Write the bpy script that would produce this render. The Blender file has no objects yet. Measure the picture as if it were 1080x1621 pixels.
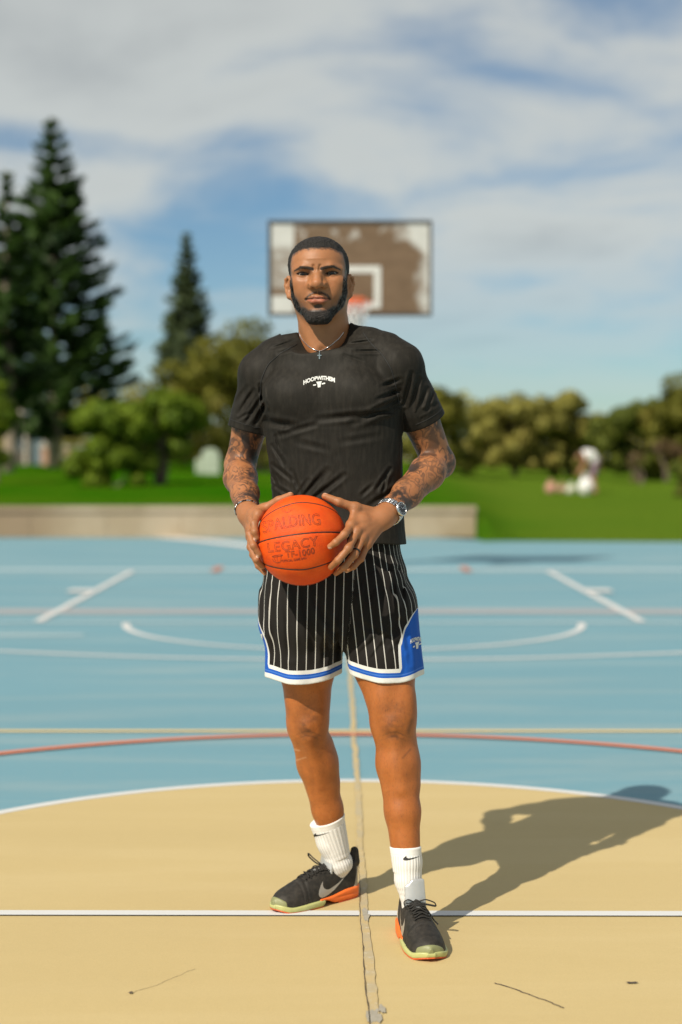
import bpy, math, random
import numpy as np
from mathutils import Vector, Matrix, Quaternion

rng = np.random.default_rng(7)
random.seed(7)
SC = bpy.context.scene
COL = SC.collection

# ------------------------------------------------------------------ camera, sky, sun, exposure
F_PX, CAM_H, PITCH = 2408.0, 1.30, math.radians(1.986)
cam = bpy.data.cameras.new("camera")
cam.sensor_fit = 'VERTICAL'; cam.sensor_height = 36.0; cam.sensor_width = 24.0
cam.lens = F_PX / 1621.0 * 36.0
cam.clip_start = 0.05; cam.clip_end = 3000.0
cam.dof.use_dof = True; cam.dof.focus_distance = 4.10; cam.dof.aperture_fstop = 1.65
cam_ob = bpy.data.objects.new("camera", cam); COL.objects.link(cam_ob)
cam_ob.location = (0, 0, CAM_H); cam_ob.rotation_euler = (math.pi / 2 - PITCH, 0, 0)
SC.camera = cam_ob

SUN_EL = math.radians(42.0)
SUN_AZ = math.atan2(-0.612, -0.790)          # compass-like angle from +Y towards +X of the sun's position
sun_dir = Vector((math.sin(SUN_AZ) * math.cos(SUN_EL), math.cos(SUN_AZ) * math.cos(SUN_EL), math.sin(SUN_EL)))
sun = bpy.data.lights.new("sun", 'SUN'); sun.energy = 5.0; sun.angle = math.radians(0.53); sun.color = (1.0, 0.915, 0.77)
sun_ob = bpy.data.objects.new("sun", sun); COL.objects.link(sun_ob)
sun_ob.rotation_euler = sun_dir.to_track_quat('Z', 'Y').to_euler(); sun_ob.location = (-10, -16, 20)

SC.view_settings.view_transform = 'Standard'; SC.view_settings.look = 'None'
SC.view_settings.exposure = 0.07; SC.view_settings.gamma = 1.0; SC.view_settings.use_curve_mapping = False
SC.cycles.max_bounces = 6; SC.cycles.diffuse_bounces = 3; SC.cycles.glossy_bounces = 3
SC.cycles.transparent_max_bounces = 8; SC.cycles.sample_clamp_indirect = 6.0
SC.cycles.use_denoising = True

world = bpy.data.worlds.new("World"); SC.world = world; world.use_nodes = True

class NT:
    """small wrapper to write node trees"""
    def __init__(s, tree):
        s.t = tree; tree.nodes.clear()
    def n(s, typ, props=None, **inp):
        nd = s.t.nodes.new(typ)
        for k, v in (props or {}).items(): setattr(nd, k, v)
        for k, v in inp.items():
            key = int(k[1:]) if k[0] == 'i' and k[1:].isdigit() else k.replace('_', ' ')
            s.set(nd.inputs[key], v)
        return nd
    def set(s, sock, v):
        if isinstance(v, bpy.types.NodeSocket): s.t.links.new(v, sock)
        elif isinstance(v, bpy.types.Node): s.t.links.new(v.outputs[0], sock)
        elif isinstance(v, (tuple, list)) and sock.type == 'RGBA' and len(v) == 3: sock.default_value = (*v, 1)
        else: sock.default_value = v
    def math(s, op, a, b=0.0, c=0.0, clamp=False):
        nd = s.t.nodes.new('ShaderNodeMath'); nd.operation = op; nd.use_clamp = clamp
        s.set(nd.inputs[0], a); s.set(nd.inputs[1], b); s.set(nd.inputs[2], c)
        return nd.outputs[0]
    def mix(s, fac, a, b, mode='MIX'):
        nd = s.t.nodes.new('ShaderNodeMix'); nd.data_type = 'RGBA'; nd.blend_type = mode
        s.set(nd.inputs[0], fac); s.set(nd.inputs[6], a); s.set(nd.inputs[7], b)
        return nd.outputs[2]
    def ramp(s, fac, lo, hi, smooth=True):
        nd = s.t.nodes.new('ShaderNodeMapRange'); nd.interpolation_type = 'SMOOTHSTEP' if smooth else 'LINEAR'
        s.set(nd.inputs[0], fac); nd.inputs[1].default_value = lo; nd.inputs[2].default_value = hi
        return nd.outputs[0]
    def noise(s, vec, scale, detail=3.0, rough=0.55, dist=0.0):
        nd = s.t.nodes.new('ShaderNodeTexNoise')
        if vec is not None: s.set(nd.inputs['Vector'], vec)
        s.set(nd.inputs['Scale'], scale); nd.inputs['Detail'].default_value = detail
        nd.inputs['Roughness'].default_value = rough; nd.inputs['Distortion'].default_value = dist
        return nd.outputs['Fac']
    def mapping(s, vec, scale=(1, 1, 1), loc=(0, 0, 0), rot=(0, 0, 0)):
        nd = s.t.nodes.new('ShaderNodeMapping'); s.set(nd.inputs[0], vec)
        nd.inputs['Scale'].default_value = scale; nd.inputs['Location'].default_value = loc; nd.inputs['Rotation'].default_value = rot
        return nd.outputs[0]
    def bump(s, h, strength=0.3, dist=0.01):
        nd = s.t.nodes.new('ShaderNodeBump'); s.set(nd.inputs['Height'], h)
        nd.inputs['Strength'].default_value = strength; nd.inputs['Distance'].default_value = dist
        return nd.outputs[0]

# world: physical sky with a thin broken cloud layer high above
w = NT(world.node_tree)
sky = w.n('ShaderNodeTexSky', dict(sky_type='NISHITA', sun_disc=False, sun_elevation=SUN_EL, sun_rotation=SUN_AZ,
                                   altitude=10.0, air_density=1.0, dust_density=0.35, ozone_density=1.2))
geo = w.n('ShaderNodeTexCoord')
sep = w.n('ShaderNodeSeparateXYZ', None, i0=geo.outputs['Generated'])
zc = w.math('ADD', w.math('MAXIMUM', sep.outputs[2], 0.0), 0.07)
cx = w.math('DIVIDE', sep.outputs[0], zc); cy = w.math('DIVIDE', sep.outputs[1], zc)
cv = w.n('ShaderNodeCombineXYZ', None, i0=cx, i1=cy, i2=0.0).outputs[0]
c1 = w.noise(w.mapping(cv, (1.15, 0.85, 1), (3.1, 7.7, 0)), 1.25, 7.0, 0.56, 0.35)
c2 = w.noise(w.mapping(cv, (1.0, 0.6, 1), (11.0, 2.3, 0)), 0.42, 3.0, 0.5, 0.2)
dens = w.math('ADD', w.math('MULTIPLY', c1, 0.62), w.math('MULTIPLY', c2, 0.55))
cover = w.ramp(dens, 0.435, 0.62)
thick = w.ramp(dens, 0.60, 0.80)
low = w.ramp(sep.outputs[2], 0.035, 0.16)
cover = w.math('MULTIPLY', cover, w.math('ADD', w.math('MULTIPLY', low, 0.72), 0.16))
ccol = w.mix(thick, (9.0, 9.2, 8.6), (6.6, 6.8, 6.5))
skyc = w.mix(1.0, sky.outputs[0], (0.83, 1.04, 1.15), 'MULTIPLY')
mixc = w.mix(w.math('MULTIPLY', cover, 0.93), skyc, ccol)
bg = w.n('ShaderNodeBackground', None, Color=mixc, Strength=0.068)
w.n('ShaderNodeOutputWorld', None, Surface=bg)

# ------------------------------------------------------------------ helpers
_cp, _sp = math.cos(PITCH), math.sin(PITCH)
def P(x, y, Y):
    """world point seen at photo pixel (x, y), at distance Y"""
    u, v = (x - 540.0) / F_PX, (810.5 - y) / F_PX
    dy, dz = _cp + v * _sp, -_sp + v * _cp
    t = Y / dy
    return np.array((u * t, Y, CAM_H + dz * t))
def G(x, y, z=0.0):
    """ground point under a photo pixel"""
    u, v = (x - 540.0) / F_PX, (810.5 - y) / F_PX
    dy, dz = _cp + v * _sp, -_sp + v * _cp
    t = (z - CAM_H) / dz
    return np.array((u * t, dy * t, z))

def tag(o, label=None, cat=None, group=None, kind=None):
    if label: o['label'] = label
    if cat: o['category'] = cat
    if group: o['group'] = group
    if kind: o['kind'] = kind
    return o
def empty(name, loc=(0, 0, 0), **k):
    o = bpy.data.objects.new(name, None); COL.objects.link(o); o.location = loc; o.empty_display_size = 0.1
    return tag(o, **k)
def mesh_np(name, v, f, mat=None, parent=None, smooth=True, attrs=None):
    """link numpy vertices and faces (n x 3 or n x 4, or a list of such) as ONE mesh object; coordinates are world ones"""
    v = np.asarray(v, np.float32)
    fl = [np.asarray(a, np.int32) for a in (f if isinstance(f, list) else [f]) if len(a)]
    me = bpy.data.meshes.new(name)
    me.vertices.add(len(v)); me.vertices.foreach_set('co', v.ravel())
    loops = np.concatenate([a.ravel() for a in fl]); tot = np.concatenate([np.full(len(a), a.shape[1], np.int32) for a in fl])
    me.loops.add(len(loops)); me.loops.foreach_set('vertex_index', loops)
    me.polygons.add(len(tot)); st = np.concatenate(([0], np.cumsum(tot)[:-1])).astype(np.int32)
    me.polygons.foreach_set('loop_start', st)
    try: me.polygons.foreach_set('loop_total', tot)
    except Exception: pass
    me.update(calc_edges=True)
    me.polygons.foreach_set('use_smooth', np.full(len(tot), smooth, bool))
    for k, a in (attrs or {}).items():
        a = np.asarray(a, np.float32)
        if a.ndim == 1:
            at = me.attributes.new(k, 'FLOAT', 'POINT'); at.data.foreach_set('value', a)
        else:
            at = me.attributes.new(k, 'FLOAT_COLOR', 'POINT')
            if a.shape[1] == 3: a = np.concatenate([a, np.ones((len(a), 1), np.float32)], 1)
            at.data.foreach_set('color', a.ravel())
    o = bpy.data.objects.new(name, me); COL.objects.link(o)
    if mat: me.materials.append(mat)
    if parent is not None:
        o.parent = parent; o.location = -Vector(world_loc(parent))
    return o
def world_loc(o):
    l = Vector(o.location)
    while o.parent is not None:
        o = o.parent; l = l + Vector(o.location)
    return l

class MB:
    """collects simple solids, then links them as one mesh"""
    def __init__(s): s.v, s.q, s.t, s.n = [], [], [], 0
    def add(s, v, q=(), t=()):
        v = np.asarray(v, float); s.v.append(v)
        if len(q): s.q.append(np.asarray(q, int) + s.n)
        if len(t): s.t.append(np.asarray(t, int) + s.n)
        s.n += len(v); return s
    def box(s, c, size, rotz=0.0, M=None, bevel=0.0):
        sx, sy, sz = np.asarray(size, float) / 2
        if bevel > 0:
            b = min(bevel, sx * .9, sy * .9, sz * .9); pts = []
            for X in (-1, 1):
                for Y in (-1, 1):
                    for Z in (-1, 1):
                        pts += [(X * sx, Y * (sy - b), Z * (sz - b)), (X * (sx - b), Y * sy, Z * (sz - b)), (X * (sx - b), Y * (sy - b), Z * sz)]
            v = np.array(pts); idx = lambda X, Y, Z, k: ((X * 2 + Y) * 2 + Z) * 3 + k
            q = []; t = []
            for X in (0, 1): q.append([idx(X, 0, 0, 0), idx(X, 1, 0, 0), idx(X, 1, 1, 0), idx(X, 0, 1, 0)][::1 if X else -1])
            for Y in (0, 1): q.append([idx(0, Y, 0, 1), idx(0, Y, 1, 1), idx(1, Y, 1, 1), idx(1, Y, 0, 1)][::1 if Y else -1])
            for Z in (0, 1): q.append([idx(0, 0, Z, 2), idx(1, 0, Z, 2), idx(1, 1, Z, 2), idx(0, 1, Z, 2)][::1 if Z else -1])
            for X in (0, 1):
                for Y in (0, 1): q.append([idx(X, Y, 0, 0), idx(X, Y, 0, 1), idx(X, Y, 1, 1), idx(X, Y, 1, 0)])
                for Z in (0, 1): q.append([idx(X, 0, Z, 0), idx(X, 0, Z, 2), idx(X, 1, Z, 2), idx(X, 1, Z, 0)])
            for Y in (0, 1):
                for Z in (0, 1): q.append([idx(0, Y, Z, 1), idx(0, Y, Z, 2), idx(1, Y, Z, 2), idx(1, Y, Z, 1)])
            for X in (0, 1):
                for Y in (0, 1):
                    for Z in (0, 1): t.append([idx(X, Y, Z, 0), idx(X, Y, Z, 1), idx(X, Y, Z, 2)])
        else:
            v = np.array([(x, y, z) for x in (-sx, sx) for y in (-sy, sy) for z in (-sz, sz)])
            q = [(0, 1, 3, 2), (4, 6, 7, 5), (0, 4, 5, 1), (2, 3, 7, 6), (0, 2, 6, 4), (1, 5, 7, 3)]; t = []
        if rotz:
            c_, s_ = math.cos(rotz), math.sin(rotz); v = v @ np.array([[c_, s_, 0], [-s_, c_, 0], [0, 0, 1]])
        if M is not None: v = v @ np.asarray(M).T
        return s.add(v + np.asarray(c, float), q, t)
    def tube(s, pts, r, k=8, cap=True, flat=1.0, up=None):
        pts = np.asarray(pts, float); n = len(pts); r = np.broadcast_to(np.asarray(r, float), (n,))
        tg = np.gradient(pts, axis=0); tg /= np.linalg.norm(tg, axis=1, keepdims=True) + 1e-12
        u = np.array(up, float) if up is not None else np.array((0, 0, 1.0))
        if abs(tg[0] @ u) > .95 and up is None: u = np.array((0, 1.0, 0))
        a = np.linspace(0, 2 * np.pi, k, endpoint=False); vs = []
        for i in range(n):
            u2 = u - tg[i] * (u @ tg[i]); u2 /= np.linalg.norm(u2) + 1e-12; w2 = np.cross(tg[i], u2)
            if up is None: u = u2
            vs.append(pts[i] + r[i] * (np.cos(a)[:, None] * w2 + flat * np.sin(a)[:, None] * u2))
        v = np.concatenate(vs); q = []; t = []
        for i in range(n - 1):
            for j in range(k): q.append((i * k + j, i * k + (j + 1) % k, (i + 1) * k + (j + 1) % k, (i + 1) * k + j))
        if cap:
            v = np.concatenate([v, pts[:1], pts[-1:]]); a0, a1 = n * k, n * k + 1
            for j in range(k): t += [(a0, (j + 1) % k, j), (a1, (n - 1) * k + j, (n - 1) * k + (j + 1) % k)]
        return s.add(v, q, t)
    def lathe(s, prof, c, axis=(0, 0, 1), k=24, close=False):
        ax = Vector(axis).normalized(); R = np.array(ax.to_track_quat('Z', 'Y').to_matrix())
        prof = np.asarray(prof, float); n = len(prof); a = np.linspace(0, 2 * np.pi, k, endpoint=False)
        v = np.array([(r * math.cos(b), r * math.sin(b), z) for r, z in prof for b in a]) @ R.T + np.asarray(c, float)
        q = [(i * k + j, i * k + (j + 1) % k, (i + 1) * k + (j + 1) % k, (i + 1) * k + j) for i in range(n - 1) for j in range(k)]
        if close: q += [((n - 1) * k + j, (n - 1) * k + (j + 1) % k, (j + 1) % k, j) for j in range(k)]
        return s.add(v, q)
    def arrays(s):
        f = []
        if s.q: f.append(np.concatenate(s.q))
        if s.t: f.append(np.concatenate(s.t))
        return np.concatenate(s.v), f
    def build(s, name, mat, parent=None, smooth=False, attrs=None):
        v, f = s.arrays(); return mesh_np(name, v, f, mat, parent, smooth, attrs)

def new_mat(name):
    m = bpy.data.materials.new(name); m.use_nodes = True
    return m, NT(m.node_tree)
def principled(t, col, rough=0.6, bump=None, spec=0.5, metal=0.0, sub=0.0, **k):
    p = t.n('ShaderNodeBsdfPrincipled')
    t.set(p.inputs['Base Color'], col); t.set(p.inputs['Roughness'], rough)
    t.set(p.inputs['Specular IOR Level'], spec); t.set(p.inputs['Metallic'], metal)
    if sub:
        p.inputs['Subsurface Weight'].default_value = sub
        p.inputs['Subsurface Radius'].default_value = (1.0, 0.35, 0.18); p.inputs['Subsurface Scale'].default_value = 0.006
    if bump is not None: t.set(p.inputs['Normal'], bump)
    for a, b in k.items(): t.set(p.inputs[a.replace('_', ' ')], b)
    t.n('ShaderNodeOutputMaterial', None, Surface=p)
    return p
def mat_plain(name, col, rough=0.6, metal=0.0, spec=0.5, var=0.15, scale=30.0, bump=0.0):
    m, t = new_mat(name); tc = t.n('ShaderNodeTexCoord').outputs['Object']
    nz = t.noise(tc, scale, 4.0)
    dark = tuple(c * (1 - var) for c in col); lite = tuple(min(1, c * (1 + var)) for c in col)
    principled(t, t.mix(nz, dark, lite), rough, t.bump(nz, bump, 0.002) if bump else None, spec, metal)
    return m

# ------------------------------------------------------------------ court
def world_pos(t): return t.n('ShaderNodeNewGeometry').outputs['Position']
def court_paint(name, base, worn, streak=0.5):
    m, t = new_mat(name); pos = world_pos(t)
    big = t.noise(t.mapping(pos, (0.35, 0.9, 1)), 1.0, 5.0, 0.6)
    st = t.noise(t.mapping(pos, (0.30, 2.2, 1), (3, 5, 0), (0, 0, 0.07)), 1.3, 5.0, 0.62, 0.4)
    grit = t.noise(pos, 420.0, 2.0, 0.6)
    mid = t.noise(pos, 26.0, 4.0, 0.6)
    c = t.mix(t.math('MULTIPLY', t.ramp(st, 0.44, 0.66), streak), base, worn)
    c = t.mix(t.math('MULTIPLY', t.ramp(big, 0.35, 0.7), 0.30), c, tuple(v * 0.86 for v in base))
    c = t.mix(t.math('MULTIPLY', t.ramp(mid, 0.42, 0.62), 0.10), c, worn)
    c = t.mix(0.16, c, t.mix(grit, (0.1, 0.1, 0.1), (1, 1, 1)), 'OVERLAY')
    spots = t.ramp(t.noise(t.mapping(pos, (1, 1, 1), (9, 4, 0)), 9.0, 6.0, 0.7), 0.70, 0.78)
    c = t.mix(t.math('MULTIPLY', spots, 0.28), c, (0.22, 0.17, 0.11))
    smear = t.ramp(t.noise(t.mapping(pos, (.9, 2.4, 1), (7, 1, 0), (0, 0, .5)), 2.6, 5.0, .68), .60, .80)
    c = t.mix(t.math('MULTIPLY', smear, .16), c, tuple(v * .55 for v in base))
    flecks = t.ramp(t.noise(pos, 130.0, 2.0, .5), .74, .80)
    c = t.mix(t.math('MULTIPLY', flecks, .30), c, (.16, .12, .08))
    principled(t, c, t.math('ADD', 0.62, t.math('MULTIPLY', mid, 0.2)), t.bump(t.math('ADD', grit, t.math('MULTIPLY', mid, .6)), 0.35, 0.002), 0.30)
    return m
M_BLUE = court_paint('court_blue_paint', (0.142, 0.288, 0.350), (0.245, 0.340, 0.365), 0.60)
M_YELLOW = court_paint('court_yellow_paint', (0.500, 0.385, 0.182), (0.545, 0.430, 0.220), 0.45)
def line_paint(name, col, under, wear=0.5):
    m, t = new_mat(name); pos = world_pos(t)
    nz = t.noise(pos, 38.0, 5.0, 0.65); n2 = t.noise(pos, 3.0, 4.0, 0.6)
    k = t.ramp(t.math('ADD', t.math('MULTIPLY', nz, 0.6), t.math('MULTIPLY', n2, 0.4)), 0.72 - 0.3 * wear, 0.80 - 0.2 * wear)
    c = t.mix(t.math('MULTIPLY', k, 0.8), col, under)
    principled(t, c, 0.6, t.bump(nz, 0.2, 0.002), 0.35)
    return m
BLUE_U = (0.19, 0.36, 0.43)
M_WHITE = line_paint('line_white_paint', (0.60, 0.60, 0.59), (0.44, 0.42, 0.34), 0.15)
M_WHITE_FADED = line_paint('line_white_worn', (0.40, 0.50, 0.53), BLUE_U, 0.6)
M_YLINE = line_paint('line_yellow_paint', (0.62, 0.48, 0.22), BLUE_U, 0.2)
M_RLINE = line_paint('line_red_paint', (0.60, 0.19, 0.10), BLUE_U, 0.25)
M_RFADED = line_paint('line_red_worn', (0.33, 0.33, 0.34), BLUE_U, 0.65)

CX, CY = 0.045, 4.31               # court centre (middle of the centre circle)
court = MB()
nx_, ny_ = 30, 34
gx = np.linspace(-15, 15, nx_); 
far_l, far_r = G(300, 851)[1], G(1080, 865)[1]
def far_edge(x):
    xw = G(757, 853)[0]
    return np.where(x < xw, far_l, far_l - 1.1 - (x - xw) * 0.10)
vv = [(x, y0 + (far_edge(x) - y0) * s, 0.0) for y0 in (-8.0,) for s in np.linspace(0, 1, ny_) for x in gx]
qq = [(j * nx_ + i, j * nx_ + i + 1, (j + 1) * nx_ + i + 1, (j + 1) * nx_ + i) for j in range(ny_ - 1) for i in range(nx_ - 1)]
court = mesh_np('court', np.array(vv), np.array(qq), M_BLUE, None, False); tag(court, kind='structure')

def strip(name, pts, width, z, mat, closed=False):
    pts = np.asarray(pts, float); n = len(pts)
    if closed: tg = np.roll(pts, -1, 0) - np.roll(pts, 1, 0)
    else: tg = np.gradient(pts, axis=0)
    tg /= np.linalg.norm(tg, axis=1, keepdims=True); nr = np.stack([-tg[:, 1], tg[:, 0]], 1)
    a, b = pts - nr * width / 2, pts + nr * width / 2
    v = np.concatenate([np.c_[a, np.full(n, z)], np.c_[b, np.full(n, z)]])
    m = n if closed else n - 1
    q = [(i, (i + 1) % n, n + (i + 1) % n, n + i) for i in range(m)]
    o = mesh_np(name, v, np.array(q), mat, court, False); o['kind'] = 'structure'; return o
def arc(cx, cy, r, a0, a1, n=96):
    a = np.radians(np.linspace(a0, a1, n)); return np.stack([cx + r * np.cos(a), cy + r * np.sin(a)], 1)
def line(a, b, n=24): return np.linspace(np.asarray(a[:2], float), np.asarray(b[:2], float), n)
R0 = 1.80
an = np.linspace(0, 2 * np.pi, 160, endpoint=False)
rr = [0.0001, 0.6, 1.2, R0]
dv = np.concatenate([np.stack([CX + r * np.cos(an), CY + r * np.sin(an), np.full(160, .0012)], 1) for r in rr])
dq = [(k * 160 + i, k * 160 + (i + 1) % 160, (k + 1) * 160 + (i + 1) % 160, (k + 1) * 160 + i) for k in range(3) for i in range(160)]
o = mesh_np('centre_circle', dv, np.array(dq), M_YELLOW, court, False); o['kind'] = 'structure'
# the yellow field goes on towards the camera below the centre line, past the circle's near half
strip('circle_line', arc(CX, CY, R0, 0, 360, 181)[:-1], 0.05, 0.0022, M_WHITE, True)
ya, yb = G(0, 1446), G(1080, 1447.5)
s_ = (yb[1] - ya[1]) / (yb[0] - ya[0])
strip('centre_line', line((-7.5, ya[1] + s_ * (-7.5 - ya[0])), (7.5, ya[1] + s_ * (7.5 - ya[0])), 60), 0.045, 0.0032, M_WHITE)
M_DARKPAINT = mat_plain('line_edge_grime', (0.05, 0.055, 0.06), 0.8, var=0.4, scale=60)
strip('centre_line_edge', line((-7.5, ya[1] - .0258 + s_ * (-7.5 - ya[0])), (7.5, ya[1] - .0258 + s_ * (7.5 - ya[0])), 60), 0.006, 0.0036, M_DARKPAINT)
yl = G(540, 1158)[1]
strip('yellow_line', line((-9, yl), (9, yl), 30), 0.055, 0.004, M_YLINE)
strip('red_circle_line', arc(CX, CY, G(540, 1164.5)[1] - CY, 0, 360, 241)[:-1], 0.055, 0.008, M_RLINE, True)
HOOP_Y = 16.45; BOARD_Y = HOOP_Y + 0.38; BX = 0.10
r3 = HOOP_Y - G(540, 1045)[1]
strip('three_point_line', arc(BX, HOOP_Y, r3, 180, 360, 160), 0.06, 0.004, M_WHITE)
fl = 0.5 * (G(68, 981)[1] + G(1020, 989)[1]); bl = 0.5 * (G(215, 904)[1] + G(862, 906)[1])
strip('free_throw_arc', arc(BX, fl, 1.8, 180 + 2, 360 - 2, 100), 0.06, 0.004, M_WHITE)
for sx in (-2.42, 2.40):
    strip('key_line', line((sx, fl), (sx, bl), 20), 0.075, 0.008, M_WHITE)
    yt = 0.5 * (fl + bl) + 0.1
    strip('key_tick', line((sx - 0.14 * np.sign(sx) * -1 * 0 , yt), (sx + 0.26 * np.sign(sx), yt), 4), 0.34, 0.012, M_WHITE)
strip('free_throw_line', line((-7, fl - 0.05), (7, fl - 0.05), 20), 0.09, 0.004, M_WHITE_FADED)
strip('worn_band', line((-9, G(0, 968)[1]), (9, G(0, 968)[1]), 20), 0.42, 0.0040, M_RFADED)
strip('base_line', line((-9, G(0, 902)[1]), (9, G(0, 902)[1]), 20), 0.35, 0.004, M_WHITE_FADED)
strip('worn_line', line((-9, G(0, 1006)[1]), (-1.9, G(0, 1006)[1]), 20), 0.10, 0.004, M_WHITE_FADED)
strip('side_line', np.array([G(236, 848)[:2], G(330, 857)[:2], G(415, 867)[:2], G(560, 884)[:2]]), 0.42, 0.008, M_WHITE)
M_RDASH = line_paint('dash_red_paint', (0.46, 0.20, 0.13), BLUE_U, 0.35)
for px in (344, 737):
    c = G(px, 902)
    strip('red_dash', line((c[0], c[1] - .42), (c[0], c[1] + .42), 6), 0.095, 0.012, M_RDASH)

# worn joint running along the court, with crumbled filler and hairline crack
M_JOINT, t = new_mat('joint_filler'); pos = world_pos(t)
jn = t.noise(pos, 55.0, 6.0, 0.7); j2 = t.noise(pos, 9.0, 4.0, 0.6)
c = t.mix(t.ramp(j2, .4, .6), (0.42, 0.35, 0.22), (0.48, 0.37, 0.19))
c = t.mix(t.math('MULTIPLY', t.ramp(jn, .55, .70), .7), c, (0.52, 0.48, 0.39))
principled(t, c, 0.85, t.bump(jn, 0.6, 0.004), 0.2)
M_CRACK = mat_plain('crack_dark', (0.075, 0.055, 0.04), 0.95, var=0.5, scale=80)
def ragged(name, pts, w0, w1, z, mat, seed, wmin=0.0, freq=1.0):
    r = np.random.default_rng(seed); pts = np.asarray(pts, float)[:, :2]; n = len(pts)
    tg = np.gradient(pts, axis=0); tg /= np.linalg.norm(tg, axis=1, keepdims=True); nr = np.stack([-tg[:, 1], tg[:, 0]], 1)
    def wob():
        k = r.normal(size=n + 20); k = np.convolve(k, np.ones(5) / 5, 'same')[:n] * 1.6 + r.normal(size=n) * .4
        return k
    ww = np.linspace(w0, w1, n)
    a = pts - nr * (ww * np.clip(.5 + .11 * wob(), wmin, 2))[:, None]; b = pts + nr * (ww * np.clip(.5 + .11 * wob(), wmin, 2))[:, None]
    v = np.concatenate([np.c_[a, np.full(n, z)], np.c_[b, np.full(n, z)]])
    q = [(i, i + 1, n + i + 1, n + i) for i in range(n - 1)]
    o = mesh_np(name, v, np.array(q), mat, court, False); o['kind'] = 'structure'; return o
def dense(pts, n, amp=0.0, seed=1):
    pts = np.asarray(pts, float)[:, :2]; s = np.r_[0, np.cumsum(np.linalg.norm(np.diff(pts, axis=0), axis=1))]
    u = np.linspace(0, s[-1], n); q = np.stack([np.interp(u, s, pts[:, k]) for k in (0, 1)], 1)
    r = np.random.default_rng(seed); w = np.cumsum(r.normal(size=(n, 2)), 0); w -= np.linspace(0, 1, n)[:, None] * w[-1]
    return q + amp * w
jp = [G(606, 1760), G(597, 1640), G(588, 1560), G(579, 1470), G(571, 1340), G(565, 1240), G(558, 1130), G(552, 1040), G(549, 960)]
ragged('joint_filler', dense(jp, 300, .0006, 3), 0.022, 0.028, 0.0043, M_JOINT, 3, .34)
jl = [p - np.array((0.013, 0, 0)) for p in jp[:5]]
ragged('joint_crack', dense(jl, 150, 0.0006, 5), 0.0034, 0.001, 0.0050, M_CRACK, 4, 0.0)
M_GREY = mat_plain('bare_concrete', (0.33, 0.30, 0.24), 0.9, var=0.25, scale=70, bump=.4)
def patch(name, c, rx, ry, seed, mat=M_GREY, z=0.0050):
    r = np.random.default_rng(seed); k = 22; a = np.linspace(0, 2 * np.pi, k, endpoint=False)
    rad = 1 + 0.25 * np.sin(2 * a + r.uniform(0, 6)) + 0.2 * r.normal(size=k)
    v = np.c_[c[0] + rx * rad * np.cos(a), c[1] + ry * rad * np.sin(a), np.full(k, z)]
    v = np.r_[v, [[c[0], c[1], z]]]
    o = mesh_np(name, v, np.array([(i, (i + 1) % k, k) for i in range(k)]), mat, court, False); o['kind'] = 'structure'
patch('chipped_patch', G(592, 1612), .016, .05, 2); patch('chipped_patch', G(606, 1600), .007, .03, 8)
patch('chipped_patch', G(579, 1450), .010, .05, 6)
ragged('hairline_crack', dense([G(783, 1557), G(810, 1565), G(850, 1580), G(893, 1597)], 40, .0012, 2), .0045, .0045, .0024, M_CRACK, 9)
ragged('hairline_crack', dense([G(205, 1573), G(245, 1562), G(310, 1535)], 40, .0010, 3), .0012, .0009, .0024, M_CRACK, 10)
patch('scuff', G(1000, 1558), .012, .006, 12, M_CRACK); patch('scuff', G(207, 1574), .006, .005, 13, M_CRACK)

# ------------------------------------------------------------------ lawn and low wall
WALL_Y = far_l; WALL_XR = G(757, 853)[0]
def lawn_z(x, y):
    x = np.asarray(x, float); y = np.asarray(y, float)
    d = np.clip(y - WALL_Y, 0, None)
    zl = 0.46 + np.minimum(d, 32) * 0.020
    fe = far_edge(np.maximum(x, WALL_XR + .01)); dr = np.clip(y - fe, 0, None)
    zr = -0.03 + np.minimum(dr, 7) * 0.045 + np.clip(np.minimum(dr, 40) - 7, 0, None) * 0.0118
    k = np.clip((x - (WALL_XR - 0.15)) / (0.7 + 0.14 * d), 0, 1); k = k * k * (3 - 2 * k)
    z = zl * (1 - k) + zr * k + 0.04 * np.sin(x * .31 + 1) * np.sin(y * .23) * np.clip(dr / 6, 0, 1)
    inside = np.where(x < WALL_XR, y < WALL_Y + .12, y < fe)
    return np.where(inside, -0.06, z)
def grid_mesh(name, xs, ys, zf, mat):
    X, Y = np.meshgrid(xs, ys); Z = zf(X, Y); n, m = len(ys), len(xs)
    v = np.stack([X.ravel(), Y.ravel(), Z.ravel()], 1); I = np.arange(n * m).reshape(n, m)
    q = np.stack([I[:-1, :-1], I[:-1, 1:], I[1:, 1:], I[1:, :-1]], -1).reshape(-1, 4)
    return mesh_np(name, v, q, mat, None, True)
M_LAWN, t = new_mat('lawn_grass'); pos = world_pos(t)
n1 = t.noise(t.mapping(pos, (.25, .45, 1)), 1.0, 4.0, .6); n2 = t.noise(pos, 7.0, 5.0, .7); n3 = t.noise(pos, 60.0, 3.0, .7)
c = t.mix(t.ramp(n1, .35, .65), (0.018, 0.125, 0.001), (0.062, 0.150, 0.005))
c = t.mix(t.math('MULTIPLY', t.ramp(n2, .45, .72), .40), c, (0.115, 0.155, 0.014))
sxl = t.n('ShaderNodeSeparateXYZ', None, i0=pos); c = t.mix(t.math('MULTIPLY', t.ramp(sxl.outputs[0], 1.0, 4.5), .75), c, (0.125, 0.195, 0.020))
c = t.mix(.5, c, t.mix(n3, (.15, .15, .15), (.85, .85, .85)), 'OVERLAY')
principled(t, c, .9, t.bump(t.math('ADD', n2, n3), .8, .05), .0)
xs = np.unique(np.r_[-400, -200, -100, np.linspace(-60, -16, 12), np.linspace(-16, 16, 130), np.linspace(16, 60, 12), 100, 200, 400, WALL_XR - .02, WALL_XR + .02])
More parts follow.
